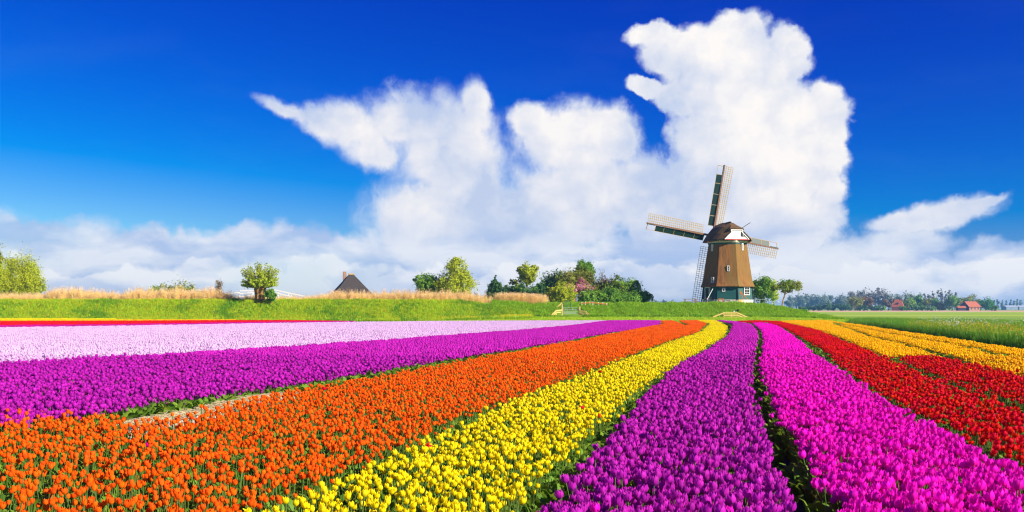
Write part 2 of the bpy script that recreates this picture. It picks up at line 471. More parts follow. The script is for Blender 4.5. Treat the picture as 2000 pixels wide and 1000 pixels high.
E_LOW = [(1150, 631), (1100, 637), (1000, 645.5), (750, 664), (500, 680), (250, 695.5), (0, 710), (-200, 722)]
C_LOW = [(690, 627.5), (500, 629.5), (300, 633), (0, 636), (-200, 638)]
BEDS = {   # outlines of the flowering area of each bed, traced at the height of the heads
 'yellow_far': [[(-200, 623), (0, 622.5), (225, 622.5), (228, 623.5), (0, 624), (-200, 624.4)]],
 'orange_far': [[(-200, 625.4), (0, 625), (250, 624.6), (460, 624.2), (460, 624.9), (250, 625.6), (0, 626.2), (-200, 626.8)]],
 'red_far': [[(-200, 628), (0, 627.4), (250, 626.6), (460, 625.4), (560, 625.2)] + C_LOW],
 'magenta_far': [C_LOW[::-1] + [(700, 628.6), (500, 631), (250, 635.5), (0, 638.5), (-200, 641)]],
 'lilac': [[(-200, 643), (0, 640), (250, 636.5), (500, 632), (700, 629), (850, 627.5), (1000, 626.7), (1185, 626)] + E_LOW],
 'violet': [E_LOW[::-1] + [(1185, 626), (1240, 625.6), (1290, 626), (1287, 634), (1200, 647), (1125, 660), (1000, 681), (875, 698), (750, 717), (625, 737), (500, 755), (375, 771), (300, 778), (225, 795), (120, 808), (0, 825), (-200, 850)]],
 'orange': [[(-200, 812), (0, 803), (75, 803), (125, 808), (232, 812), (262, 823), (285, 818), (362, 806), (425, 792), (500, 774), (600, 757.5), (750, 732), (875, 710), (1000, 687), (1125, 665), (1250, 640), (1298, 632), (1290, 626), (1325, 625.6), (1362, 625.2), (1380, 632), (1362, 647), (1300, 665), (1225, 692), (1175, 710), (1125, 727), (1050, 755), (980, 780), (914, 799), (800, 855), (725, 889), (644, 921), (560, 957), (500, 990), (430, 1030), (300, 1110), (-260, 1110)]],
 'yellow': [[(1362, 625), (1387, 632), (1370, 646), (1300, 670), (1225, 697), (1175, 717), (1125, 737), (1050, 763), (1000, 778), (962, 798), (869, 840), (764, 884), (662, 930), (554, 975), (500, 997), (420, 1040), (330, 1110), (880, 1110), (960, 1030), (1006, 987), (1039, 957), (1075, 912), (1114, 879), (1150, 846), (1192, 810), (1216, 786), (1237, 762), (1275, 740), (1325, 707), (1375, 680), (1415, 655), (1422, 637), (1397, 625)]],
 'purple': [[(1397, 625), (1430, 632), (1428, 642), (1420, 657), (1382, 681), (1325, 713), (1287, 747), (1247, 782), (1210, 825), (1177, 873), (1147, 900), (1096, 963), (1066, 986), (1000, 1060), (960, 1110), (1585, 1110), (1560, 1030), (1552, 972), (1534, 918), (1513, 891), (1501, 858), (1489, 825), (1480, 798), (1471, 775), (1467, 750), (1468, 725), (1475, 692), (1482, 662), (1480, 647), (1467, 633), (1435, 627.5)]],
 'magenta': [[(1469, 631), (1487, 645), (1490, 665), (1486, 712), (1494, 742), (1500, 760), (1512, 792), (1527, 822), (1550, 845), (1575, 892), (1600, 940), (1612, 960), (1632, 995), (1660, 1050), (1690, 1110), (2200, 1030), (2100, 975), (2000, 925), (1925, 885), (1857, 849), (1812, 827), (1760, 800), (1718, 778), (1676, 750), (1634, 719), (1592, 691), (1564, 666), (1536, 646), (1516, 635), (1490, 630)]],
 'red': [[(1435, 627), (1469, 629.5), (1497, 628.5), (1536, 641), (1564, 658), (1600, 677), (1637, 705), (1676, 730), (1726, 767), (1795, 803), (1875, 833), (1937, 870), (1990, 892), (2080, 935), (2200, 1000), (2200, 880), (2080, 835), (1980, 797), (1940, 781), (1900, 768), (1840, 746), (1770, 718), (1730, 697), (1660, 668), (1600, 645), (1550, 633), (1522, 627), (1480, 625.5)],
         [(1758, 699), (1800, 718), (1870, 743), (1940, 762), (2000, 781), (2100, 815), (2200, 850), (2200, 790), (2100, 760), (2000, 735), (1940, 719), (1880, 708), (1840, 697), (1770, 694)]],
 'golden': [[(1522, 627), (1560, 634), (1605, 645), (1665, 666), (1732, 694.5), (1765, 693), (1838, 694.5), (1800, 681), (1700, 656), (1640, 636), (1590, 628), (1560, 625.5)],
            [(1570, 625.8), (1640, 634.5), (1700, 654), (1800, 678.5), (1880, 701), (1940, 715), (2000, 729), (2100, 753), (2200, 780), (2200, 750), (2100, 725), (2000, 703), (1900, 679), (1800, 662.5), (1700, 644), (1640, 633), (1600, 626.2)],
            [(1590, 625.2), (1640, 631.5), (1700, 642), (1800, 660), (1900, 675.5), (2000, 698), (2100, 720), (2200, 742), (2200, 715), (2100, 698), (2000, 682), (1860, 661), (1760, 647), (1680, 634), (1640, 629), (1610, 625)]],
}
NOTCH = [unproj(*q) for q in ((1308, 624.5), (1328, 626), (1349, 634), (1338, 636), (1322, 629))]

PETAL = {  # main tone, second tone, tone at the base of the petal
 'orange': ((.92, .155, .003), (.88, .112, .002), (.82, .24, .01)),
 'yellow': ((.90, .76, .004), (.86, .68, .004), (.66, .58, .01)),
 'purple': ((.66, .024, .52), (.38, .008, .33), (.46, .03, .42)),
 'violet': ((.62, .018, .50), (.38, .008, .34), (.46, .03, .42)),
 'magenta': ((.95, .006, .66), (.74, .004, .44), (.80, .02, .42)),
 'red': ((.78, .004, .010), (.64, .002, .006), (.60, .01, .008)),
 'golden': ((.95, .60, .003), (.93, .48, .003), (.80, .16, .003)),
 'lilac': ((.78, .62, .80), (.68, .36, .66), (.66, .30, .66)),
}
PETAL.update(yellow_far=PETAL['yellow'], orange_far=PETAL['golden'], red_far=PETAL['red'], magenta_far=((.62, .004, .34), (.5, .003, .28), (.5, .01, .3)))
SHAPE = {  # heads per square metre, radius of the cup, height of the cup, how far the rim opens
 'orange': (118, .0225, .050, .85), 'yellow': (125, .0250, .053, .92), 'purple': (175, .033, .070, .84), 'violet': (135, .035, .070, .66),
 'magenta': (175, .034, .069, .90), 'red': (92, .036, .058, .95), 'golden': (115, .034, .060, .95), 'lilac': (150, .036, .066, .85),
 'yellow_far': (110, .035, .065, .9), 'orange_far': (110, .035, .065, .9), 'red_far': (140, .036, .06, .9), 'magenta_far': (140, .036, .07, .8),
}
M_tleaf = leafy('tulip_leaf', (.10, .25, .030), (.22, .34, .025), trans=0.38, jitter=0.25, hue=0.015, rough=0.55, spec=0.2)
M_stem = leafy('tulip_stem', (.075, .15, .02), (.09, .14, .03), trans=0.1, jitter=0.2)
M_petal = {k: leafy(k + '_petal', v[0], v[1], trans=0.30, jitter=0.16, hue=0.006, rough=0.6, spec=0.12, grad=(v[2], 0.0, 0.45)) for k, v in PETAL.items()}

def set_t(me, t):
    a = me.attributes.new('t', 'FLOAT', 'POINT')
    a.data.foreach_set('value', np.asarray(t, dtype=np.float32))

def flower_data(R, H, opn, seed):
    """Six separate cupped petals, three inside three; origin at the foot of the cup."""
    r = random.Random(seed)
    V, Fc, T = [], [], []
    opv = (.78, .95, 1.0, 1.12, 1.4)[seed % 5]
    for k in range(6):
        inner = k % 2
        ang = k * math.pi / 3 + r.uniform(-.12, .12)
        o = opn * opv * (0.93 if inner else 1.0) * r.uniform(.85, 1.18)
        hh = H * (1.0 if inner else .95) * r.uniform(.92, 1.08)
        base = len(V)
        rows, cols = 5, 3
        for i in range(rows):
            t = (0.0, .22, .5, .8, 1.0)[i]
            prof = (.28, .86, 1.04, .93, o)[i] * (.92 if inner else 1.0)
            half = (.30, .62, .66, .50, .10)[i]
            for j in range(cols):
                s = j - 1
                a = ang + s * half
                rr = R * prof * (1.0 if s == 0 else .93)
                z = hh * (t if not (i == rows - 1 and s) else .95) - (abs(s) * .06 * hh if i == 3 else 0)
                V.append((rr * math.cos(a), rr * math.sin(a), z)); T.append(t)
        for i in range(rows - 1):
            for j in range(cols - 1):
                q = base + i * cols + j
                Fc.append((q, q + 1, q + cols + 1, q + cols))
    return V, Fc, T

def leaf_data(seed, L=.30, W=.034):
    r = random.Random(seed)
    V, Fc = [], []
    out = r.uniform(.06, .18); up = L * r.uniform(.8, 1.05); tw = r.uniform(-.5, .5)
    n = 5
    for i in range(n):
        t = i / (n - 1)
        x = out * (t ** 1.5) + .006; z = up * (t - .35 * t ** 3)
        wd = W * (math.sin(math.pi * (t * .86 + .08)) ** .8)
        c, s = math.cos(tw * t), math.sin(tw * t)
        for j in (-1, 0, 1):
            V.append((x - (0 if j else .010) * 1.2 + s * j * wd * .3, j * wd * c, z + (0 if j else -.006)))
    for i in range(n - 1):
        for j in range(2):
            q = i * 3 + j
            Fc.append((q, q + 1, q + 4, q + 3))
    return V, Fc

def stem_data(h, seed, bend=.02):
    r = random.Random(seed)
    a = r.uniform(0, 6.28)
    V, Fc = [], []
    for i in range(3):
        t = i / 2
        cx, cy = math.cos(a) * bend * (t * t - t), math.sin(a) * bend * (t * t - t)
        for k in range(4):
            q = k * math.pi / 2
            V.append((cx + .0042 * math.cos(q), cy + .0042 * math.sin(q), h * t))
    for i in range(2):
        for k in range(4):
            Fc.append((i * 4 + k, i * 4 + (k + 1) % 4, (i + 1) * 4 + (k + 1) % 4, (i + 1) * 4 + k))
    return V, Fc

def pd_mesh(name, V, Fc, mats, T=None, mi=None, smooth=True):
    me = bpy.data.meshes.new(name)
    me.from_pydata(V, [], Fc)
    for m in mats: me.materials.append(m)
    if mi is not None: me.polygons.foreach_set('material_index', mi)
    if smooth: me.polygons.foreach_set('use_smooth', [True] * len(Fc))
    if T is not None: set_t(me, T)
    me.update()
    return me

NVAR = 5
STEM_H = .415
leaf_meshes = [pd_mesh('leaf', *leaf_data(40 + i, L=.34 + .03 * i, W=.036 + .004 * (i % 3)), [M_tleaf]) for i in range(5)]
stem_meshes = [pd_mesh('stem', *stem_data(STEM_H, 60 + i), [M_stem]) for i in range(3)]
def rotz_pts(V, a, off=(0, 0, 0)):
    c, s = math.cos(a), math.sin(a)
    return [(x * c - y * s + off[0], x * s + y * c + off[1], z + off[2]) for x, y, z in V]

flower_mesh, whole_mesh, cluster_mesh, tuft_mesh = {}, {}, {}, []
def join_bits(bits):
    V, Fc, T, mi = [], [], [], []
    for v, f, t, m in bits:
        b = len(V)
        V += v; Fc += [tuple(b + i for i in q) for q in f]
        T += t if t is not None else [1.0] * len(v); mi += [m] * len(f)
    return V, Fc, T, mi
def head_low(R, H, opn, r):
    """Small cup for heads a few pixels across."""
    V, Fc, T = [], [], []
    for i, (t, p) in enumerate(((0, .3), (.35, 1.0), (1.0, opn))):
        for k in range(6):
            a = k * math.pi / 3
            z = H * t * (1.0 if (t < 1 or k % 2) else .84)
            V.append((R * p * math.cos(a), R * p * math.sin(a), z)); T.append(t)
    for i in range(2):
        for k in range(6):
            Fc.append((i * 6 + k, i * 6 + (k + 1) % 6, i * 6 + 6 + (k + 1) % 6, i * 6 + 6 + k))
    return V, Fc, T
for kx, (kk, (dens, R, H, opn)) in enumerate(SHAPE.items()):
    near = kk in ('orange', 'yellow', 'purple', 'violet', 'magenta', 'red', 'golden', 'lilac')
    if near:
        fd = [flower_data(R, H, opn, 100 * kx + i) for i in range(NVAR)]
        flower_mesh[kk] = [pd_mesh('flower', v, f, [M_petal[kk]], t) for v, f, t in fd]
        whole_mesh[kk] = []
        for i in range(NVAR):
            bits = [(rotz_pts(fd[i][0], 0, (0, 0, STEM_H)), fd[i][1], fd[i][2], 0)]
            v, f = stem_data(STEM_H, 60 + i); bits.append((v, f, None, 1))
            for q in range(3 if kk in ('orange', 'yellow', 'red') else 2):
                v, f = leaf_data(300 + kx * 50 + i * 7 + q, L=random.uniform(.34, .48), W=random.uniform(.034, .046))
                bits.append((rotz_pts(v, q * 2.3 + i), f, None, 2))
            V, Fc, T, mi = join_bits(bits)
            whole_mesh[kk].append(pd_mesh(kk + '_tulip', V, Fc, [M_petal[kk], M_stem, M_tleaf], T, mi))
    cluster_mesh[kk] = []
    for i in range(5):
        r = random.Random(900 + kx * 10 + i)
        bits = []
        rad = math.sqrt(10 / dens / math.pi)
        for q in range(10):
            a, d = q * 2.4 + r.uniform(-.3, .3), rad * math.sqrt((q + .5) / 10) * r.uniform(.85, 1.15)
            s = r.uniform(.88, 1.15)
            v, f, t = head_low(R * 1.06 * s, H * s, opn, r)
            bits.append((rotz_pts(v, r.uniform(0, 6), (d * math.cos(a), d * math.sin(a), STEM_H * r.uniform(.90, 1.08))), f, t, 0))
        for q in range(7):
            v, f = leaf_data(r.randint(0, 9999), L=.36, W=.05)
            a, d = r.uniform(0, 6.28), rad * math.sqrt(r.random())
            bits.append((rotz_pts(v, r.uniform(0, 6.28), (d * math.cos(a), d * math.sin(a), 0)), f, None, 1))
        V, Fc, T, mi = join_bits(bits)
        cluster_mesh[kk].append(pd_mesh(kk + '_cluster', V, Fc, [M_petal[kk], M_tleaf], T, mi))
for i in range(5):
    r = random.Random(500 + i)
    bits = []
    for q in range(5):
        v, f = leaf_data(r.randint(0, 9999), L=r.uniform(.34, .50), W=r.uniform(.032, .048))
        bits.append((rotz_pts(v, q * 1.3 + r.uniform(-.4, .4), (r.uniform(-.04, .04), r.uniform(-.04, .04), 0)), f, None, 0))
    V, Fc, T, mi = join_bits(bits)
    tuft_mesh.append(pd_mesh('leaf_tuft', V, Fc, [M_tleaf]))

def grid_points(poly, spacing, jit=.48):
    P = np.array(poly)
    x0, y0 = P.min(0); x1, y1 = P.max(0)
    xs = np.arange(x0, x1, spacing); ys = np.arange(y0, y1, spacing * .866)
    X, Y = np.meshgrid(xs, ys)
    X = X + (np.arange(len(ys)) % 2)[:, None] * spacing * .5
    X = X + rng.uniform(-jit, jit, X.shape) * spacing; Y = Y + rng.uniform(-jit, jit, Y.shape) * spacing
    X, Y = X.ravel(), Y.ravel()
    return X, Y

LOD_D = 30.0
def edge_dist(poly, x, y):
    d = np.full(len(x), 1e9)
    P = np.array(poly + poly[:1])
    for a, b in zip(P[:-1], P[1:]):
        e = b - a; L2 = (e * e).sum() + 1e-12
        t = np.clip(((x - a[0]) * e[0] + (y - a[1]) * e[1]) / L2, 0, 1)
        d = np.minimum(d, np.hypot(x - a[0] - t * e[0], y - a[1] - t * e[1]))
    return d
PLAIN = {'orange': 'orange', 'yellow': 'yellow', 'purple': 'purple', 'violet': 'purple', 'magenta': 'magenta pink', 'red': 'red', 'golden': 'golden yellow',
         'lilac': 'pale lilac', 'yellow_far': 'lemon yellow', 'orange_far': 'thin orange', 'red_far': 'crimson red', 'magenta_far': 'dark magenta'}
BED_LABEL = {
 'orange': 'orange tulips of the wide bed between the left purple bed and the yellow bed',
 'yellow': 'yellow tulips of the curving bed between the orange and purple beds',
 'purple': 'purple tulips of the bed curving up towards the windmill, beside the yellow bed',
 'violet': 'purple tulips of the bed between the pale lilac bed and the orange bed',
 'magenta': 'bright magenta pink tulips of the bed between purple and red',
 'red': 'red tulips of the two beds between the magenta and golden beds',
 'golden': 'golden yellow tulips of the three rows along the right grass bank',
 'lilac': 'pale lilac white tulips of the broad bed below the grass dike',
 'yellow_far': 'lemon yellow tulips of the short strip at the foot of the dike',
 'orange_far': 'thin orange line of tulips above the far red strip',
 'red_far': 'red tulips of the thin strip below the left dike',
 'magenta_far': 'dark magenta tulips of the thin line between far red and lilac',
}
IND_LABEL = {
 'orange': ('orange tulip with broad green leaves at the near edge of the orange bed', 'nearest tulips of the orange bed'),
 'yellow': ('yellow tulip with green leaves at the near edge of the yellow bed', 'nearest tulips of the yellow bed'),
 'purple': ('purple tulip in the near end of the bed left of the dark furrow', 'nearest tulips of the purple bed'),
 'magenta': ('magenta pink tulip in the near end of the bed right of the dark furrow', 'nearest tulips of the magenta bed'),
 'red': ('red tulip with green leaves at the near edge of the right red bed', 'nearest tulips of the red bed'),
 'golden': ('small golden yellow tulip at the near edge of the golden rows', 'nearest tulips of the golden rows'),
 'lilac': ('small pale lilac tulip in the near edge of the lilac bed', 'nearest tulips of the lilac bed'),
}
N_IND = 300
def stretch_out(pp):
    """Bed outline in metres; ends at the margin of the traced area run on in their own direction."""
    W_ = [Vector(unproj(*q)) for q in pp]
    out = list(W_)
    n_ = len(pp)
    for i, (px, py) in enumerate(pp):
        if px in (2200, -200):
            nb = [j for j in ((i - 1) % n_, (i + 1) % n_) if pp[j][0] != px]
            if nb:
                e = W_[i] - W_[nb[0]]
                out[i] = W_[i] + e.normalized() * min(6.0, W_[i].y * .35)
    return [tuple(v) for v in out]
GROOVES = [[unproj(*q) for q in g] for g in ([(1625, 631), (1640, 635.2), (1700, 655), (1800, 679.8), (1880, 701)], [(1625, 629), (1640, 632.2), (1700, 643), (1800, 661.2), (1900, 677.2), (2000, 700.5), (2150, 733)])]
def groove(X, Y, w):
    ok = np.ones(len(X), dtype=bool)
    for g in GROOVES:
        g = sorted(g, key=lambda p: p[1])
        gx_ = np.interp(Y, [p[1] for p in g], [p[0] for p in g])
        ok &= ~((np.abs(X - gx_) < w) & (Y < g[-1][1]))
    return ok
total_pts = 0
for kk, polys in BEDS.items():
    dens, R, H, opn = SHAPE[kk]
    nearP, farP, edge = [], [], []
    for pp in polys:
        poly = stretch_out(pp)
        X, Y = grid_points(poly, math.sqrt(1.155 / dens))
        k = (Y < LOD_D)
        X, Y = X[k], Y[k]
        ok = inside(poly, X, Y) & (np.abs(X) < Y * .66 + 2.0)
        if kk in ('purple', 'magenta', 'yellow'): ok &= edge_dist(poly, X, Y) > .05
        if kk == 'golden': ok &= groove(X, Y, .20)
        nearP.append(np.stack([X[ok], Y[ok]], 1))
        X, Y = grid_points(poly, math.sqrt(1.155 * 10 / dens))
        k = (Y >= LOD_D)
        X, Y = X[k], Y[k]
        ok = inside(poly, X, Y) & (np.abs(X) < Y * .64 + 3)
        ok &= edge_dist(poly, X, Y) > (.13 if kk in ('purple', 'magenta', 'red', 'yellow') else .06)
        if kk == 'orange': ok &= ~inside(NOTCH, X, Y)
        if kk == 'golden': ok &= groove(X, Y, .30)
        farP.append(np.stack([X[ok], Y[ok]], 1))
        # foliage along the flanks of the bed
        P = np.array(poly + poly[:1])
        for si, (a, b) in enumerate(zip(P[:-1], P[1:])):
            if kk == 'orange' and si < 13: continue
            if min(a[1], b[1]) > 75: continue
            L = np.linalg.norm(b - a)
            n = int(L * {'violet': 60, 'purple': 2, 'magenta': 4}.get(kk, 14))
            t = rng.random(n)
            q = a + (b - a) * t[:, None] + rng.normal(0, .07, (n, 2)) + (np.array([0.25, -.75]) * rng.random((n, 1)) if kk == 'violet' else 0)
            edge.append(q[(np.abs(q[:, 0]) < q[:, 1] * .66 + 2)])
    nearP = np.concatenate(nearP) if nearP else np.zeros((0, 2)); farP = np.concatenate(farP)
    if kk == 'orange' and len(nearP):      # thinner towards the near end, in loose rows
        keep = rng.random(len(nearP)) < np.clip(.80 + .28 * fbm1(nearP[:, 0] * 2.2 + nearP[:, 1] * 1.1, 21) + .10 * (nearP[:, 1] - 8) / 6, .5, 1)
        nearP = nearP[keep]
    if kk in ('yellow', 'red') and len(nearP):
        keep = rng.random(len(nearP)) < np.clip(.90 + .25 * fbm1(nearP[:, 0] * 3.1 + nearP[:, 1] * 1.7, 25), .6, 1)
        nearP = nearP[keep]
    n = len(nearP)
    if n:
        var = rng.integers(0, NVAR, n)
        rot = np.stack([rng.normal(0, .13, n), rng.normal(0, .13, n), rng.uniform(0, 6.28, n)], 1)
        scl = np.clip(rng.normal(1.0, .10, n), .72, 1.25)
        if kk in IND_LABEL:       # the nearest ones in view stand one by one
            px = PX0 + F * nearP[:, 0] / nearP[:, 1]; py = PY0 + F * (EYE - HEAD_Z) / nearP[:, 1]
            vis = (px > 5) & (px < 1995) & (py < 992)
            order = np.argsort(np.where(vis, nearP[:, 1], 1e9))[:N_IND]
            order = order[vis[order]]
            lab, grp = IND_LABEL[kk]
            small = kk in ('golden', 'lilac')
            for i in order:
                loc, e, s = (nearP[i, 0], nearP[i, 1], 0.004), rot[i], scl[i]
                if small:
                    o = bpy.data.objects.new(kk + '_tulip', whole_mesh[kk][var[i]])
                    COL.objects.link(o)
                else:
                    o = bpy.data.objects.new(kk + '_tulip', None)
                    o.empty_display_size = .05
                    COL.objects.link(o)
                    fl = bpy.data.objects.new('flower', flower_mesh[kk][var[i]]); fl.location = (0, 0, STEM_H)
                    st = bpy.data.objects.new('stem', stem_meshes[i % 3])
                    kids = [fl, st]
                    for q in range(3 if kk in ('orange', 'yellow', 'red') else 2):
                        lf = bpy.data.objects.new('leaf', leaf_meshes[(i + q * 2) % 5])
                        lf.rotation_euler = (0, 0, q * 2.25 + (i % 13) * .4)
                        kids.append(lf)
                    for c in kids:
                        COL.objects.link(c); c.parent = o
                o.location = loc; o.rotation_euler = e; o.scale = (s, s, s)
                tag(o, lab, 'tulip', grp)
            rest = np.ones(n, dtype=bool); rest[order] = False
        else:
            rest = np.ones(n, dtype=bool)
        nearP, var, rot, scl = nearP[rest], var[rest], rot[rest], scl[rest]
    n, m = len(nearP), len(farP)
    P2 = np.concatenate([nearP, farP]) if n else farP
    far_rot = np.stack([np.zeros(m), np.zeros(m), rng.uniform(0, 6.28, m)], 1)
    far_scl = rng.uniform(.93, 1.08, m)
    meshes = (whole_mesh[kk] if kk in whole_mesh else []) + cluster_mesh[kk]
    base = NVAR if kk in whole_mesh else 0
    pts = np.concatenate([P2, np.full((len(P2), 1), .004)], 1)
    total_pts += len(pts)
    idx = np.concatenate([var, base + rng.integers(0, 5, m)]) if n else base + rng.integers(0, 5, m)
    STRAY = {'orange': ('red', 'yellow', 'magenta'), 'yellow': ('orange', 'red'), 'purple': ('magenta',), 'magenta': ('purple', 'red'), 'red': ('yellow',), 'violet': ('magenta',)}
    if n and kk in STRAY:          # a few stray bulbs of another colour
        first = len(meshes)
        meshes = meshes + [whole_mesh[c_][i_] for c_ in STRAY[kk] for i_ in (1, 3)]
        hit = np.nonzero(rng.random(n) < .0012)[0]
        idx[hit] = first + rng.integers(0, len(meshes) - first, len(hit))
    R3 = np.concatenate([rot, far_rot]) if n else far_rot
    S1 = np.concatenate([scl, far_scl]) if n else far_scl
    scatter(kk.replace('_far', '') + '_tulips', pts, R3, S1, idx, meshes, BED_LABEL[kk], 'tulips')
    if edge:
        e = np.concatenate(edge); ne = len(e)
        if ne > 40:
            ff = scatter(PLAIN[kk].replace(' ', '_') + '_bed_foliage', np.concatenate([e, np.full((ne, 1), .004)], 1), np.stack([rng.normal(0, .1, ne), rng.normal(0, .1, ne), rng.uniform(0, 6.28, ne)], 1),
                    rng.uniform(.75, 1.12, ne) * (1.3 if kk == 'violet' else 1.0), rng.integers(0, 5, ne), tuft_mesh, 'green tulip leaves along the edge of the ' + PLAIN[kk] + (' bed beside the lilac' if kk == 'violet' else ' bed'), 'leaves')
            total_pts += ne
print('TULIP INSTANCES', total_pts)

# ------------------------------------------------------------------ windmill
M_thatch = varied('tower_thatch', (.32, .132, .030), (.13, .058, .017), scale=2.6, rough=0.95, bump=1.0, detail=8.0, stretch=(1, 1, .14), c3=(.20, .115, .026), scale3=0.6)
M_capthatch = varied('cap_thatch', (.20, .10, .034), (.105, .056, .02), scale=8.0, rough=0.95, bump=0.9, stretch=(1, 1, .35), c3=(.10, .065, .022), scale3=0.9)
M_green = varied('green_boards', (.018, .105, .085), (.012, .082, .070), scale=5.0, rough=0.55, bump=0.1, stretch=(.3, .3, 3))
M_dgreen = varied('dark_green_paint', (.008, .040, .026), (.006, .030, .020), scale=3.0, rough=0.5)
M_white = varied('white_paint', (.78, .76, .70), (.68, .66, .60), scale=4.0, rough=0.6)
M_cream = varied('cream_boards', (.70, .60, .40), (.60, .50, .33), scale=4.0, rough=0.6)
M_plinth = varied('whitewashed_brick', (.70, .64, .52), (.52, .45, .36), scale=6.0, rough=0.85, bump=0.3)
M_red = varied('red_trim_paint', (.50, .025, .015), (.40, .02, .012), scale=4.0, rough=0.5)
M_lath = varied('sail_lath', (.46, .30, .014), (.38, .24, .012), scale=3.0, rough=0.7)
M_brown = varied('brown_timber', (.24, .12, .06), (.17, .085, .04), scale=4.0, rough=0.75)
M_iron = varied('black_iron', (.012, .013, .018), (.02, .02, .024), scale=5.0, rough=0.5)
M_glass = varied('dark_glass', (.02, .025, .03), (.03, .035, .04), scale=2.0, rough=0.08, spec=0.6)
M_wood = varied('weathered_wood', (.30, .20, .09), (.22, .15, .07), scale=6.0, rough=0.8)
M_newwood = varied('pale_pine', (.78, .54, .16), (.68, .46, .13), scale=6.0, rough=0.75)
M_galv = varied('galvanised_steel', (.36, .40, .38), (.28, .32, .31), scale=4.0, rough=0.45)
M_orange = varied('orange_paint', (.62, .16, .02), (.5, .12, .02), scale=4.0, rough=0.6)
M_ochre = varied('ochre_board', (.55, .32, .06), (.45, .26, .05), scale=4.0, rough=0.7)

PXM = F / 165.0
mill_p = world_at(1421, 592, 165)
MZ = mill_p.z
MILL_ROT = -math.atan2(mill_p.x, mill_p.y)
mill = empty('windmill', (mill_p.x, mill_p.y, MZ), MILL_ROT)
tag(mill, 'thatched octagonal windmill with green boarded base and four lattice sails on the dike', 'windmill')

def octa(a, z):
    R = a / math.cos(math.pi / 8)
    return [(R * math.sin((k + .5) * math.pi / 4), -R * math.cos((k + .5) * math.pi / 4), z) for k in range(8)]   # side k=7..0 (k-1 to k) faces -y for k=0
def loft(levels, cap_top=True, mi=0, sub=1):
    b = MB()
    V = [p for a, z in levels for p in octa(a, z)]
    Fc = [(i * 8 + k, i * 8 + (k + 1) % 8, (i + 1) * 8 + (k + 1) % 8, (i + 1) * 8 + k) for i in range(len(levels) - 1) for k in range(8)]
    if cap_top: Fc.append(tuple((len(levels) - 1) * 8 + k for k in range(8)))
    return b.add(V, Fc, mi)
loft([(4.14, -1.0), (4.12, .54), (4.02, .60)]).build('plinth', M_plinth, mill)
lap = []
for i in range(11):                           # lapped weatherboards
    z0, z1 = .58 + i * .195, .58 + (i + 1) * .195
    a0 = 4.10 - .17 * i / 11
    lap += [(a0 + .022, z0), (a0 - .012, z1)]
loft(lap).build('boarded_wall', M_green, mill)
loft([(3.70, 2.62), (4.36, 2.66), (4.40, 2.80), (4.22, 3.15), (4.05, 3.65), (3.93, 4.2), (3.78, 5.2), (3.62, 6.3), (3.46, 7.4), (3.30, 8.5), (3.12, 9.75)]).build('thatched_tower', M_thatch, mill)
loft([(3.16, 9.72), (3.16, 9.98)]).build('green_ring', M_green, mill)
loft([(3.26, 9.985), (3.28, 10.38)]).build('cream_ring', M_cream, mill)
for k in (0, 1, 7, 2, 6):                      # corner boards of the boarded wall
    R0, R1 = 4.16 / math.cos(math.pi / 8), 3.97 / math.cos(math.pi / 8)
    an = (k - .5) * math.pi / 4
    MB().bar((R0 * math.sin(an), -R0 * math.cos(an), .60), (R1 * math.sin(an), -R1 * math.cos(an), 2.6), .14, .14).build('corner_board', M_dgreen, mill)

def face_pt(k, s, z, a, off=0.0):
    """Point on octagon side k (0 towards the camera, 1 right, -1 left), s metres along it."""
    an = k * math.pi / 4
    return Vector((math.sin(an) * (a + off) + math.cos(an) * s, -math.cos(an) * (a + off) + math.sin(an) * s, z))
def apo(z):
    if z < 2.66: return 4.12 - .17 * max(0, z - .58) / 2.1
    return float(np.interp(z, [2.8, 3.15, 3.65, 4.2, 5.2, 6.3, 7.4, 8.5, 9.75], [4.40, 4.22, 4.05, 3.93, 3.78, 3.62, 3.46, 3.30, 3.12]))
def mill_window(k, s, z, w, h, frame=.11, bars=(1, 1), mat=None, name='window', glass=None):
    a0, a1 = apo(z - h / 2), apo(z + h / 2)
    a = max(a0, a1) + .03
    an = k * math.pi / 4
    M = Matrix.Translation(face_pt(k, s, z, a)) @ Matrix.Rotation(an, 4, 'Z')
    fr = MB()
    fr.box((-w / 2, -.05, -h / 2), (-w / 2 + frame, .30, h / 2), M=M).box((w / 2 - frame, -.05, -h / 2), (w / 2, .30, h / 2), M=M)
    fr.box((-w / 2 + frame, -.048, h / 2 - frame), (w / 2 - frame, .30, h / 2), M=M).box((-w / 2 + frame, -.048, -h / 2), (w / 2 - frame, .30, -h / 2 + frame), M=M)
    for i in range(1, bars[0]):
        x = -w / 2 + w * i / bars[0]; fr.box((x - .022, -.02, -h / 2 + frame), (x + .022, .04, h / 2 - frame), M=M)
    for i in range(1, bars[1]):
        q = -h / 2 + h * i / bars[1]; fr.box((-w / 2 + frame, -.018, q - .022), (w / 2 - frame, .042, q + .022), M=M)
    o = fr.build(name, mat or M_white, mill)
    MB().box((-w / 2 + frame, .03, -h / 2 + frame), (w / 2 - frame, .28, h / 2 - frame), M=M).build('pane', glass or M_glass, o)
    return o
def sx(px, k, z):
    x = (px - 1421) / PXM
    return x if k == 0 else (x - k * apo(z) * .7071) / .7071
def wz(py): return (592 - py) / PXM
for px, py, k, w, h, bars in ((1422.5, 526, 0, .40, .92, (1, 2)), (1394, 547.5, -1, .60, .90, (1, 2)), (1392.5, 485, -1, .34, 1.15, (1, 1)), (1448, 484, 1, .36, 1.15, (1, 1)),
                              (1413.7, 566.7, 0, .52, .62, (1, 1)), (1456.5, 569, 1, 1.30, 1.36, (2, 3))):
    mill_window(k, sx(px, k, wz(py)), wz(py), w, h, bars=bars)
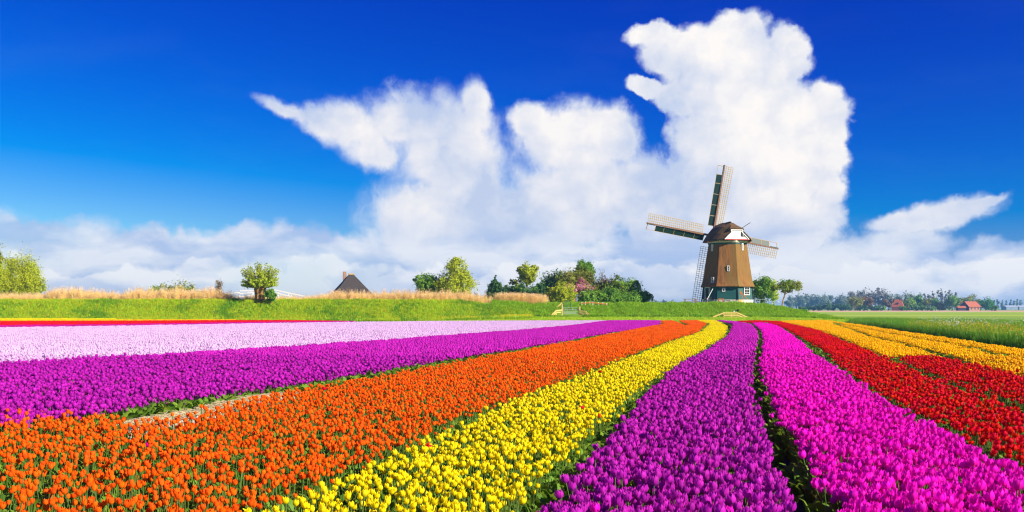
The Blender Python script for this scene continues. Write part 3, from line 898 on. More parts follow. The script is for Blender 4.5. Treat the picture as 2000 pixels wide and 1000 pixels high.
mill_window(0, sx(1421.5, 0, .3), .28, 1.0, .52, frame=.09, name='cellar_window', glass=varied('pale_shutter', (.35, .42, .38), (.3, .36, .33), scale=3))
mill_window(-1, sx(1383.5, -1, 1.6), 1.62, 1.12, 2.0, frame=.12, name='door', glass=M_dgreen)

# cap
YAW = math.radians(26.0)
cap_M = Matrix.Rotation(YAW, 4, 'Z')            # +y of the cap: the windshaft, pointing away and to the left
CZ = 10.36
def capp(x, y, z): return cap_M @ Vector((x, y, CZ + z))
def section(w, h, top):
    return [(-w, -.06), (-w * .95, .22), (-w * .72, h * .42), (-w * .42, h * .76), (-top, h), (top, h), (w * .42, h * .76), (w * .72, h * .42), (w * .95, .22), (w, -.06)]
stations = [(4.05, 2.15, 2.75, .25), (3.3, 3.05, 3.08, .25), (1.6, 3.62, 3.22, .25), (-.4, 3.72, 3.16, .25), (-1.5, 3.60, 2.98, .30), (-2.5, 3.25, 2.45, .62), (-3.55, 2.55, 1.86, 1.25)]
cb = MB(); V, Fc = [], []
for y, w, h, top in stations: V += [capp(x, y, z) for x, z in section(w, h, top)]
for i in range(len(stations) - 1):
    for j in range(9): Fc.append((i * 10 + j, i * 10 + j + 1, i * 10 + 11 + j, i * 10 + 10 + j))
Fc.append(tuple(range(10))[::-1])
V2 = [capp(x, y, -.10) for y, w, h, t in stations for x in (-w * .97, w * .97)]
cb.add(V, Fc)
for i in range(len(stations) - 1):
    pass
cb.add(V2, [(2 * i, 2 * i + 1, 2 * i + 3, 2 * i + 2) for i in range(len(stations) - 1)])
cap = cb.build('cap', M_capthatch, mill)
gb = MB()
gs = [(x * .86, max(z * .90, .12)) for x, z in section(2.55, 1.86, 1.25)]
gb.add([capp(x, -3.42, z) for x, z in gs], [tuple(range(10))])
gable = gb.build('gable_boards', M_white, cap)
g2 = MB()
for (x0, z0), (x1, z1) in zip(gs[:-1], gs[1:]): g2.bar(capp(x0, -3.47, z0), capp(x1, -3.47, z1), .10, .13)
g2.build('gable_trim', M_white, cap)
MB().box((-2.1, -3.52, .02), (2.1, -3.40, .16), M=cap_M @ Matrix.Translation((0, 0, CZ))).build('gable_sill', M_red, cap)
gw = MB().box((.75, -3.50, .62), (1.45, -3.44, 1.32), M=cap_M @ Matrix.Translation((0, 0, CZ))).build('gable_window', M_glass, cap)
MB().box((1.06, -3.53, .62), (1.12, -3.505, 1.32), M=cap_M @ Matrix.Translation((0, 0, CZ))).build('mullion', M_white, gw)
MB().tube([capp(-.30, 4.2, 2.86), capp(-.30, -1.4, 3.1), capp(-.1, -1.6, 3.08)], [.12, .12, .10], 6).build('ridge', M_iron, cap)
MB().bar(capp(1.2, -2.6, 2.0), capp(2.6, -3.1, 2.95), .09).build('brake_pole', M_iron, cap)
M_eave = M_brown
for x0, y0, x1, y1 in ((-3.4, -1.2, -3.4, 2.2), (3.4, -1.2, 3.4, 2.2)):
    MB().bar(capp(x0, y0, -.16), capp(x1, y1, -.16), .16, .12).build('eave_beam', M_red, cap)

# windshaft and sails
HUB = capp(0, 5.55, 1.28)
MB().tube([capp(0, 2.5, 1.05), capp(0, 5.3, 1.26)], [.34, .30], 10).build('windshaft', M_iron, mill)
sail_M0 = Matrix.Translation(HUB) @ cap_M @ Matrix.Rotation(math.radians(2), 4, 'X')
MB().box((-.42, -.34, -.42), (.42, .34, .42), M=sail_M0 @ Matrix.Rotation(math.radians(9.4), 4, 'Y')).build('poll_end', M_iron, mill)
LEN = 12.55
sail_src = None
for q in range(4):
    so = bpy.data.objects.new('sail', None)
    so.empty_display_size = .3
    link(so, mill)
    so.matrix_local = sail_M0 @ Matrix.Rotation(math.radians(9.4 + 90 * q), 4, 'Y') @ Matrix.Translation((0, -.18 if q % 2 else .18, 0))
    if q == 0:
        parts = []
        # stock: a tapering beam along +z of the sail
        s0 = MB()
        ws = [(.0, .17), (3, .16), (8, .12), (LEN, .09)]
        V = [(sx_ * w_, sy_ * w_, z) for z, w_ in ws for sx_, sy_ in ((-1, -1), (1, -1), (1, 1), (-1, 1))]
        Fc = [(i * 4 + k, i * 4 + (k + 1) % 4, i * 4 + 4 + (k + 1) % 4, i * 4 + 4 + k) for i in range(3) for k in range(4)] + [(3, 2, 1, 0), (12, 13, 14, 15)]
        parts.append(('stock', s0.add(V, Fc).mesh('stock', M_brown)))
        lt = MB()
        N, Z0, Z1, W = 29, 2.05, 12.35, 1.72
        def tw(z): return math.radians(17 - 15 * (z - Z0) / (Z1 - Z0))       # twist along the sail
        for i in range(N):
            z = Z0 + (Z1 - Z0) * i / (N - 1)
            a = tw(z)
            lt.bar((-.05, .0, z), (W * math.cos(a), W * math.sin(a), z), .052, .052)
        for j in range(1, 5):
            fr = j / 4
            zs = [Z0 + (Z1 - Z0) * i / 8 for i in range(9)]
            for z_a, z_b in zip(zs[:-1], zs[1:]):
                lt.bar((W * fr * math.cos(tw(z_a)), W * fr * math.sin(tw(z_a)) + .04, z_a), (W * fr * math.cos(tw(z_b)), W * fr * math.sin(tw(z_b)) + .04, z_b), .05, .05)
        parts.append(('lattice', lt.mesh('lattice', M_lath)))
        segs = [1.75, 3.5, 5.4, 7.3, 9.2, 10.75]
        bw, tilt = 1.10, math.radians(-20)
        for z_a, z_b in zip(segs[:-1], segs[1:]):
            b = MB()
            c, s = math.cos(tilt), math.sin(tilt)
            M = Matrix.Rotation(tilt, 4, 'Z')
            b.box((-bw, -.02, z_a + .05), (-.16, .02, z_b - .05), M=M)
            parts.append(('wind_board', b.mesh('wind_board', M_dgreen)))
        e = MB(); M = Matrix.Rotation(tilt, 4, 'Z')
        e.box((-bw - .04, -.03, 1.7), (-bw + .002, .03, 12.4), M=M)
        for z in segs: e.box((-bw, -.035, z - .03), (-.10, .035, z + .03), M=M)
        e.box((-bw, -.05, 12.25), (-.10, .05, 12.33), M=M)
        parts.append(('board_frame', e.mesh('board_frame', M_ochre)))
        t = MB().box((-.22, -.03, 10.9), (-.10, .03, 12.5))
        parts.append(('tip_board', t.mesh('tip_board', M_green)))
    for nm, me in parts: link(bpy.data.objects.new(nm, me), so)

# things standing round the foot of the mill
def at_mill(px, py, d): return world_at(px, py, d)
def bicycle(px, d, turn, label):
    p = world_at(px, 592, d); p.z = MZ - .05
    o = empty('bicycle', p, turn)
    for x in (-.52, .52):
        b = MB(); n = 18; V, Fc = [], []
        for k in range(n):
            a = 2 * math.pi * k / n
            for r_, y_ in ((.34, -.02), (.34, .02), (.30, .0)): V.append((x + r_ * math.cos(a), y_, .35 + r_ * math.sin(a)))
        for k in range(n):
            for j in range(3): Fc.append((k * 3 + j, k * 3 + (j + 1) % 3, ((k + 1) % n) * 3 + (j + 1) % 3, ((k + 1) % n) * 3 + j))
        b.add(V, Fc)
        for k in range(0, n, 3):
            a = 2 * math.pi * k / n
            b.bar((x, 0, .35), (x + .31 * math.cos(a), 0, .35 + .31 * math.sin(a)), .008)
        b.build('wheel', M_galv, o)
    f = MB()
    for a, b_ in (((-.52, 0, .35), (-.12, 0, .35)), ((-.12, 0, .35), (-.25, 0, .85)), ((-.52, 0, .35), (-.22, 0, .78)), ((-.22, 0, .75), (.36, 0, .85)), ((-.12, 0, .35), (.38, 0, .80)), ((.52, 0, .35), (.36, 0, .98))):
        f.bar(a, b_, .045)
    f.build('frame', M_iron, o)
    MB().bar((.34, -.26, 1.0), (.34, .26, 1.0), .035).build('handlebar', M_galv, o)
    MB().box((-.38, -.08, .86), (-.14, .08, .92)).build('saddle', M_brown, o)
    tag(o, label, 'bicycle', 'bicycles parked at the mill')
bicycle(1381, 159.3, .15, 'dark bicycle leaning by the mill door, left of the other bicycle')
bicycle(1392, 159.0, -.2, 'bicycle nearer the mill corner, right of the other bicycle')

def rails_thing(name, label, category, posts, rails, mat_post, mat_rail, pw=.12, rw=.10, rh=.14, group=None):
    """posts: (bottom, top) pairs; rails: (a, b) pairs, all world points."""
    o = empty(name, posts[0][0])
    inv = Matrix.Translation(-Vector(posts[0][0]))
    for a, b in posts: MB().bar(inv @ Vector(a), inv @ Vector(b), pw, pw).build('post', mat_post, o)
    for a, b in rails: MB().bar(inv @ Vector(a), inv @ Vector(b), rw, rh).build('rail', mat_rail, o)
    return tag(o, label, category, group)
W = world_at
rails_thing('deck_railing', 'weathered wooden railing with two posts left of the windmill', 'railing',
            [(W(1338, 594, 160), W(1338, 584, 160)), (W(1359, 594, 160), W(1359, 584, 160))],
            [(W(1334, 584.2, 159.9), W(1364, 584.2, 159.9)), (W(1334, 589.2, 159.9), W(1364, 589.2, 159.9))], M_wood, M_wood, .18, .08, .10)
rails_thing('yard_fence', 'thin grey rail fence between the windmill and the round green tree', 'fence',
            [(W(1476, 594, 164), W(1476, 584, 164)), (W(1484, 594, 164), W(1484, 584, 164)), (W(1496, 594, 164), W(1496, 584, 164))],
            [(W(1474, 584.8, 163.9), W(1498, 584.8, 163.9))], M_galv, M_galv, .10, .05, .06)
b = MB(); b.box((-.45, -.2, .42), (.45, .2, .52)).box((-.40, -.18, 0), (-.30, .18, .42)).box((.30, -.18, 0), (.40, .18, .42))
o = b.build('garden_bench', M_orange); o.location = W(1408, 592, 159.5); o.location.z = MZ + .18; tag(o, 'small orange bench against the green mill wall', 'bench')
o = MB().bar((0, 0, 0), (.95, .12, 1.75), .09).build('white_pole', M_white); o.location = W(1381, 584, 158.9); o.location.z = MZ + .55; tag(o, 'white pole leaning against the mill door', 'pole')
o = empty('wooden_crutch', W(1447, 590, 159.4)); o.location.z = MZ
MB().bar((.0, 0, 1.75), (1.1, 0, .65), .10).build('strut', M_orange, o); MB().bar((0, 0, 1.75), (.42, 0, .1), .08).build('leg', M_orange, o); MB().bar((-.06, 0, 1.45), (-.06, 0, 1.95), .14).build('head', M_orange, o)
tag(o, 'orange wooden prop leaning on the right side of the mill base', 'prop')
o = MB().box((-.35, -.04, 0), (.35, .04, .55)).build('ochre_panel', M_ochre); o.location = W(1446, 592, 159.2); o.location.z = MZ; o.rotation_euler = (math.radians(-8), 0, .6); tag(o, 'ochre yellow panel standing against the white mill plinth', 'panel')

rails_thing('bridge_railing', 'pale wooden bridge railing sloping at both ends in the grass below the windmill', 'railing',
            [(W(x, 622, 147), W(x, y, 147)) for x, y in ((1398, 616), (1413.5, 609.5), (1428, 609.5), (1440.5, 609.5), (1457, 617))],
            [(W(1393, 619, 146.9), W(1413.5, 611.2, 146.9)), (W(1413.5, 611.2, 146.9), W(1440.5, 611.2, 146.9)), (W(1440.5, 611.2, 146.9), W(1460.5, 620, 146.9)),
             (W(1413.5, 615.6, 146.9), W(1440.5, 615.6, 146.9)), (W(1440.5, 615.6, 146.9), W(1454, 620.8, 146.9)), (W(1413.5, 619.6, 146.9), W(1440.5, 619.6, 146.9))], M_newwood, M_newwood, .14, .08, .17)
rails_thing('stile_railing', 'pale wooden stile railing with three sloping rails left of the metal gate', 'railing',
            [(W(1071, 624, 149), W(1071, 621, 149)), (W(1086, 620, 149.5), W(1086, 605, 149.5)), (W(1098, 616, 150), W(1098, 594, 150))],
            [(W(1070, 622.5, 148.9), W(1086.5, 606.5, 149.4)), (W(1073, 623.5, 148.9), W(1087, 610, 149.4)), (W(1079, 620.5, 148.9), W(1087.5, 614, 149.4)),
             (W(1086.5, 606.5, 149.4), W(1098, 605.5, 149.9)), (W(1087, 610, 149.4), W(1095, 610, 149.9)), (W(1088, 600.8, 150.4), W(1098, 591, 150.4))], M_newwood, M_newwood, .14, .08, .16)
rails_thing('fence_rails', 'pale wooden fence of three sloping rails right of the metal gate', 'fence',
            [(W(1132.5, 615, 150), W(1132.5, 599, 150)), (W(1145, 615, 149.6), W(1145, 608, 149.6))],
            [(W(1131, 606, 149.9), W(1144, 609, 149.5)), (W(1144, 609, 149.5), W(1152, 615.5, 149.2)), (W(1131, 610, 149.9), W(1143, 613, 149.5)), (W(1143, 611.6, 149.5), W(1147.5, 615.3, 149.2)), (W(1131, 613, 149.9), W(1139, 615, 149.5))], M_newwood, M_newwood, .15, .08, .16)
rails_thing('farm_gate', 'grey metal field gate of horizontal bars in the bank', 'gate',
            [(W(1101, 614, 150.2), W(1101, 600, 150.2)), (W(1130.5, 614, 150.2), W(1130.5, 600, 150.2))],
            [(W(1101, y, 150.15), W(1130.5, y, 150.15)) for y in (601.2, 604.6, 607.6, 610, 612.4)], M_galv, M_galv, .08, .05, .06)
g = empty('arched_gate', W(1107.5, 602, 152))
gb_ = MB(); pts = [(-.52, 0, 0), (-.52, 0, .75)] + [(-.52 * math.cos(a), 0, .75 + .40 * math.sin(a)) for a in (0.4, .8, 1.2, 1.57, 1.95, 2.35, 2.75)] + [(.52, 0, .75), (.52, 0, 0)]
for a, c in zip(pts[:-1], pts[1:]): gb_.bar(a, c, .07, .07, up=(0, 1, 0))
gb_.build('arch', M_green, g)
for x in (-.3, -.1, .1, .3): MB().bar((x, 0, 0), (x, 0, .98), .035).build('bar', M_green, g)
tag(g, 'small green arched garden gate on top of the bank', 'gate')
rails_thing('low_fence', 'low fence of white posts and an orange rail below the shrubs', 'fence',
            [(W(x, y + 6, 156), W(x, y - 2, 156)) for x, y in ((1136.5, 592), (1143.5, 591.2), (1152, 591.2), (1158, 591), (1168.5, 592), (1177.5, 592.5), (1185, 594))],
            [(W(1135, 593, 155.9), W(1146, 591.2, 155.9)), (W(1146, 591.2, 155.9), W(1160, 591.3, 155.9)), (W(1160, 591.3, 155.9), W(1185, 594.2, 155.9))], M_white, M_orange, .13, .05, .13)
rails_thing('footbridge', 'white arched footbridge railing half hidden by the pollard willow', 'footbridge',
            [(W(x, 590, 158), W(x, y, 158)) for x, y in ((415.5, 576), (441, 573.5), (468, 567.5), (494, 567.5), (544, 569), (563.5, 574), (569, 575), (594, 577.5))],
            [(W(415.5, 580, 157.9), W(441, 575, 157.9)), (W(441, 575, 157.9), W(468, 571, 157.9)), (W(468, 568, 157.9), W(494, 568, 157.9)), (W(468, 574, 157.9), W(494, 571, 157.9)), (W(441, 583, 157.9), W(494, 577, 157.9)),
             (W(538, 566.5, 157.9), W(596, 579, 157.9)), (W(538, 571.5, 157.9), W(594, 585.5, 157.9)), (W(494, 568, 157.9), W(538, 566.5, 157.9)), (W(494, 577, 157.9), W(544, 577, 157.9))], M_white, M_white, .14, .07, .16)

def bird(px, py, d, turn, mats, label, wing):
    o = empty('bird', world_at(px, py, d), turn)
    b = MB(); b.tube([(-.20, 0, .10), (-.12, 0, .13), (0, 0, .14), (.10, 0, .17), (.16, 0, .23)], [.02, .075, .095, .07, .05], 8); b.build('body', mats[0], o, True)
    MB().tube([(.14, 0, .23), (.19, 0, .27), (.23, 0, .27), (.29, 0, .26)], [.03, .055, .045, .006], 8).build('head', mats[1], o, True)
    MB().box((-.36, -.04, .09), (-.17, .04, .11)).build('tail', mats[1], o)
    for s_ in (-1, 1):
        MB().bar((.02, s_ * .03, 0), (.02, s_ * .03, .08), .012).build('leg', M_iron, o)
        MB().add([(.10, s_ * .07, .19), (-.14, s_ * .08, .15), (-.20, s_ * (.08 + wing), .17 + wing), (.02, s_ * (.08 + wing), .20 + wing)], [(0, 1, 2, 3)]).build('wing', mats[1], o)
    tag(o, label, 'bird', 'birds on the bridge railing')
bird(1433.5, 610.2, 146.9, .3, (M_white, M_iron), 'black and white bird on the bridge railing below the windmill', .02)
bird(1440.5, 608.9, 146.9, 2.6, (M_iron, M_iron), 'dark bird with raised wings at the right post of the bridge railing', .16)

# ------------------------------------------------------------------ trees and shrubs
M_bark = varied('bark', (.14, .10, .065), (.085, .062, .042), scale=6.0, rough=0.95, bump=0.6, stretch=(1, 1, .3))
M_willowbark = varied('willow_bark', (.34, .19, .055), (.16, .085, .03), scale=4.0, rough=0.95, bump=0.9, stretch=(1, 1, .25))
M_palebark = varied('pale_bark', (.46, .30, .14), (.34, .21, .09), scale=4.0, rough=0.9, bump=0.4)
LEAF = {
 'yellow': leafy('leaf_yellow_green', (0.558, 0.589, 0.019), (0.372, 0.465, 0.019), trans=.4, jitter=0, hue=0),
 'willow': leafy('leaf_willow', (.52, .60, .03), (.36, .48, .03), trans=.45, jitter=0, hue=0),
 'fresh': leafy('leaf_fresh_green', (0.279, 0.465, 0.031), (0.171, 0.341, 0.031), trans=.4, jitter=0, hue=0),
 'mid': leafy('leaf_mid_green', (.20, .40, .03), (.12, .27, .024), trans=.4, jitter=0, hue=0),
 'dark': leafy('leaf_dark_green', (.045, .13, .036), (.085, .19, .040), trans=.3, jitter=0, hue=0),
 'olive': leafy('leaf_olive', (.34, .36, .03), (.24, .28, .026), trans=.4, jitter=0, hue=0),
 'brown': leafy('twig_brown', (0.264, 0.186, 0.085), (0.186, 0.132, 0.070), trans=.2, jitter=0, hue=0),
 'russet': leafy('leaf_russet', (0.310, 0.155, 0.078), (0.202, 0.155, 0.046), trans=.3, jitter=0, hue=0),
 'pink': leafy('pink_blossom', (0.850, 0.341, 0.465), (0.775, 0.248, 0.403), trans=.35, jitter=0, hue=0),
 'pale': leafy('leaf_pale_green', (0.651, 0.744, 0.186), (0.465, 0.589, 0.093), trans=.4, jitter=0, hue=0),
 'mauve': leafy('twig_mauve', (.30, .27, .22), (.24, .21, .17), trans=.2, jitter=0, hue=0),
 'grey': leafy('leaf_grey_green', (0.248, 0.310, 0.186), (0.186, 0.248, 0.155), trans=.3, jitter=0, hue=0),
 'vivid': leafy('leaf_vivid_green', (0.109, 0.341, 0.031), (0.062, 0.232, 0.031), trans=.35, jitter=0, hue=0),
}
def leaf_cloud(pos, size, r, out=None, stretch=1.6):
    """One small pointed leaf-clump (a folded quad) at each position."""
    n = len(pos)
    nrm = r.normal(0, 1, (n, 3))
    if out is not None: nrm = nrm * .8 + out * 1.0
    nrm += np.array([0, 0, .35])
    nrm /= np.linalg.norm(nrm, axis=1, keepdims=True) + 1e-9
    t = np.cross(nrm, r.normal(0, 1, (n, 3))); t /= np.linalg.norm(t, axis=1, keepdims=True) + 1e-9
    b = np.cross(nrm, t)
    s = size * r.uniform(.6, 1.3, (n, 1))
    c0 = pos - t * s * stretch * .5; c2 = pos + t * s * stretch * .5
    c1 = pos + b * s * .5 + nrm * s * .12; c3 = pos - b * s * .5 + nrm * s * .12
    V = np.stack([c0, c1, c2, c3], 1).reshape(-1, 3)
    I = np.arange(n) * 4
    return V, np.stack([I, I + 1, I + 2, I + 3], 1)

def crown_points(r, ells, n, clumps, spread=.17, shell=.45, zst=1.0):
    """Leaf positions gathered in clumps inside a set of ellipsoids, with gaps between the clumps."""
    E = np.array(ells, float)
    vol = (E[:, 3] * E[:, 4] * E[:, 5]) ** .67
    k = r.choice(len(E), clumps, p=vol / vol.sum())
    u = r.normal(0, 1, (clumps, 3)); u /= np.linalg.norm(u, axis=1, keepdims=True)
    rad = shell + (1 - shell) * r.random((clumps, 1)) ** .6
    c = E[k, :3] + u * rad * E[k, 3:6]
    cs = spread * E[k, 3:6].mean(1) * r.uniform(.6, 1.5, clumps)
    j = r.integers(0, clumps, n)
    g = r.normal(0, 1, (n, 3)) * np.array([1, 1, zst])
    p = c[j] + g * cs[j][:, None]
    out = (p - E[k[j], :3]) / E[k[j], 3:6]
    return p, out / (np.linalg.norm(out, axis=1, keepdims=True) + 1e-9), c

def tree(name, label, px, d, base_py, top_py, half_px, leaf, n=2600, size=.26, group=None, seed=0, trunk=True, shape='round', bark=None, clumps=None, spread=.17, zst=1.0, base_z=None, trunk_h=.35, second=None, tr=None, category='tree', lean=0.0, frac2=.3):
    r = np.random.default_rng(1000 + seed)
    m = d / F
    root = world_at(px, base_py, d)
    if base_z is not None: root.z = base_z
    H = EYE - (top_py - PY0) * m - root.z
    R = half_px * m * 1.22
    n = int(n * (3.0 if d < 300 else 2.1)); size *= .80 if d < 300 else 1.0
    H *= 1.03
    o = empty(name, root)
    tag(o, label, category, group)
    if shape == 'round':
        zc = H * (.5 + trunk_h * .45); hz = (H - H * trunk_h * .8) / 2
        ells = [(lean * R, 0, zc, R * .74, R * .74, hz * .92)]
        for q in range(7):
            a = q * .9 + r.uniform(-.3, .3)
            f = r.uniform(.42, .62)
            ells.append((lean * R + R * f * math.cos(a), R * f * math.sin(a), zc + hz * r.uniform(-.5, .52), R * r.uniform(.34, .50), R * .42, hz * r.uniform(.34, .48)))
    elif shape == 'cone':
        ells = []
        for q in range(9):
            t = (q + .3) / 9
            rr = R * (1.02 - t) ** .85
            for s_ in (range(3) if t < .75 else range(1)):
                a = q * 1.1 + s_ * 2.1
                ells.append((rr * .45 * math.cos(a), rr * .45 * math.sin(a), H * (.08 + .90 * t), rr * .62 + .12, rr * .62 + .12, H * .065))
    elif shape == 'spire':
        ells = [(0, 0, H * (.18 + .80 * t), R * (1.1 - .75 * abs(t - .35) ** .8) * .75, R * .7, H * .12) for t in np.linspace(0, 1, 8)]
    elif shape == 'shrub':
        ells = [(0, 0, H * .45, R * .78, R * .7, H * .48)]
        for q in range(8):
            a = q * .8
            ells.append((R * r.uniform(.35, .68) * math.cos(a), R * .5 * math.sin(a), H * r.uniform(.25, .72), R * .36, R * .36, H * r.uniform(.22, .32)))
    else:
        ells = [tuple(x * s_ for x, s_ in zip(e, (R, R, H, R, R, H))) for e in shape]
    p, out, cl = crown_points(r, ells, n, clumps or max(24, n // 45), spread, zst=zst)
    k = p[:, 2] > .05
    p, out = p[k], out[k]
    mats = [LEAF[leaf]]; mi = None
    V, Fq = leaf_cloud(p, size, r, out)
    if second:
        mats.append(LEAF[second])
        mi = (fbm1(p[:, 0] * 2.2 / R + seed, 5 + seed) + fbm1(p[:, 2] * 2.6 / H * 2, 9 + seed) + r.normal(0, .25, len(p)) > (.5 - frac2) * 1.4).astype(int)
    link(bpy.data.objects.new('crown', np_mesh('crown', V, Fq, mats, mi)), o)
    if trunk:
        t0 = tr or max(.10, R * .085)
        b = MB()
        ez = sum(e[2] for e in ells) / len(ells)
        ex = sum(e[0] for e in ells) / len(ells)
        top = Vector((ex, 0, ez * 1.05))
        b.tube([(0, 0, -.3), (ex * .15, 0, H * trunk_h * .5), (ex * .6, 0, ez * .75), top], [t0 * 1.25, t0, t0 * .75, t0 * .35], 7)
        for e in ells[1:9]:
            f = r.uniform(.35, .8)
            st = Vector((ex * f * .8, 0, ez * (.35 + f * .5)))
            en = Vector(e[:3])
            b.tube([st, st.lerp(en, .5) + Vector((0, 0, .08 * H)), en], [t0 * .5, t0 * .34, t0 * .12], 5)
        for c_ in cl[:: max(1, len(cl) // 14)]:
            st = Vector((ex * .5, 0, ez * r.uniform(.6, 1.0)))
            b.tube([st, Vector(c_)], [t0 * .22, t0 * .05], 4)
        b.build('trunk', bark or M_bark, o)
    return o

ZL, ZR = 2.9, 2.4      # crest heights of the dike, left and under the mill
G1, G2, G3 = 'trees behind the left dike', 'trees and shrubs of the clump beside the mill', 'trees on the far side of the polder'
tree('willow_tree', 'yellow green weeping willow at the left edge behind the reeds', 42, 163, 590, 500, 41, 'yellow', 6500, .19, G1, 1, base_z=ZL - 1, zst=1.7, spread=.13, trunk_h=.15)
tree('willow_tree', 'yellow green willow cut off by the left edge, lower than its neighbour', -18, 160, 590, 508, 38, 'yellow', 3800, .19, G1, 2, base_z=ZL - 1, zst=1.7, spread=.14, trunk_h=.15)
tree('bare_tree', 'thin half bare tree rising at the left edge above the willows', -4, 168, 590, 470, 14, 'olive', 380, .22, G1, 3, base_z=ZL - 1, trunk_h=.5, tr=.14)
tree('round_bush', 'low rounded green bush showing over the reeds, left of the footbridge', 352, 172, 590, 551.5, 40, 'olive', 2000, .26, G1, 4, base_z=1.8, shape='shrub', category='bush', second='fresh')
tree('round_bush', 'small low bush over the reeds, left of the larger rounded one', 300, 173, 590, 556, 15, 'fresh', 800, .24, G1, 5, base_z=1.8, shape='shrub', category='bush')
tree('leafy_bush', 'mid green bush left of the tall yellow poplar', 838, 168, 590, 537, 26, 'fresh', 2200, .24, G1, 6, base_z=2.2, second='mid')
tree('poplar_tree', 'tall yellow green poplar rising from the reeds right of the farmhouse roof', 886, 166, 590, 503, 37, 'yellow', 3400, .24, G1, 7, base_z=2.2, spread=.15, trunk_h=.15,
     shape=[(0, 0, .42, .75, .7, .34), (.15, 0, .70, .48, .45, .24), (.05, 0, .88, .22, .22, .13), (-.45, .1, .40, .42, .4, .26), (.52, 0, .42, .42, .4, .28), (.3, .2, .55, .4, .4, .2)])

# pollard willow
def pollard():
    r = np.random.default_rng(5)
    root = world_at(508, 588, 149); root.z = 2.82
    o = empty('pollard_willow', root)
    tag(o, 'pollard willow with thick ridged trunk and round brush of fresh shoots', 'tree')
    n = 16; V, Fc = [], []
    lv = [(-.3, .86), (.1, .78), (.8, .70), (1.5, .72), (2.0, .86), (2.35, .80), (2.55, .45)]
    for i, (z, rad) in enumerate(lv):
        for k in range(n):
            a = 2 * math.pi * k / n
            rr = rad * (1 + .10 * math.sin(k * 2.4 + i * .3) + .05 * r.normal())
            V.append((rr * math.cos(a), rr * math.sin(a) * .9, z))
    for i in range(len(lv) - 1):
        for k in range(n): Fc.append((i * n + k, i * n + (k + 1) % n, (i + 1) * n + (k + 1) % n, (i + 1) * n + k))
    Fc.append(tuple((len(lv) - 1) * n + k for k in range(n)))
    b = MB(); b.add(V, Fc); b.build('trunk', M_willowbark, o)
    sh = MB(); P, O = [], []
    for i in range(190):
        a = r.uniform(0, 6.28); e = math.asin(r.uniform(-.02, 1.0))
        dr = Vector((math.cos(a) * math.cos(e), math.sin(a) * math.cos(e), math.sin(e)))
        st = Vector((dr.x * .6, dr.y * .6, 2.25 + .45 * max(0, dr.z)))
        L = r.uniform(1.7, 2.35) * (1.5 if e > .6 else 1.0)
        en = st + dr * L + Vector((0, 0, .35 * (1 - dr.z)))
        md = st.lerp(en, .5) + Vector((0, 0, .12))
        sh.tube([st, md, en], [.035, .024, .008], 4, cap=False)
        for t in np.linspace(.25, 1.03, 36):
            q = st.lerp(en, t) + Vector(tuple(r.normal(0, .10, 3)))
            P.append(tuple(q)); O.append(tuple(dr))
    sh.build('shoots', M_willowbark, o)
    V, Fq = leaf_cloud(np.array(P), .145, r, np.array(O), 2.2)
    link(bpy.data.objects.new('crown', np_mesh('crown', V, Fq, [LEAF['willow']])), o)
pollard()
tree('small_shrub', 'small dark green shrub at the right foot of the pollard willow', 527, 147.5, 588, 563, 12, 'mid', 700, .20, None, 8, base_z=2.85, shape='shrub', category='shrub')
tree('dead_shrub', 'brown bare shrub among the reeds left of the footbridge', 427, 156, 588, 550, 9, 'brown', 420, .14, None, 9, base_z=3.2, shape='spire', category='shrub', clumps=60, spread=.3)

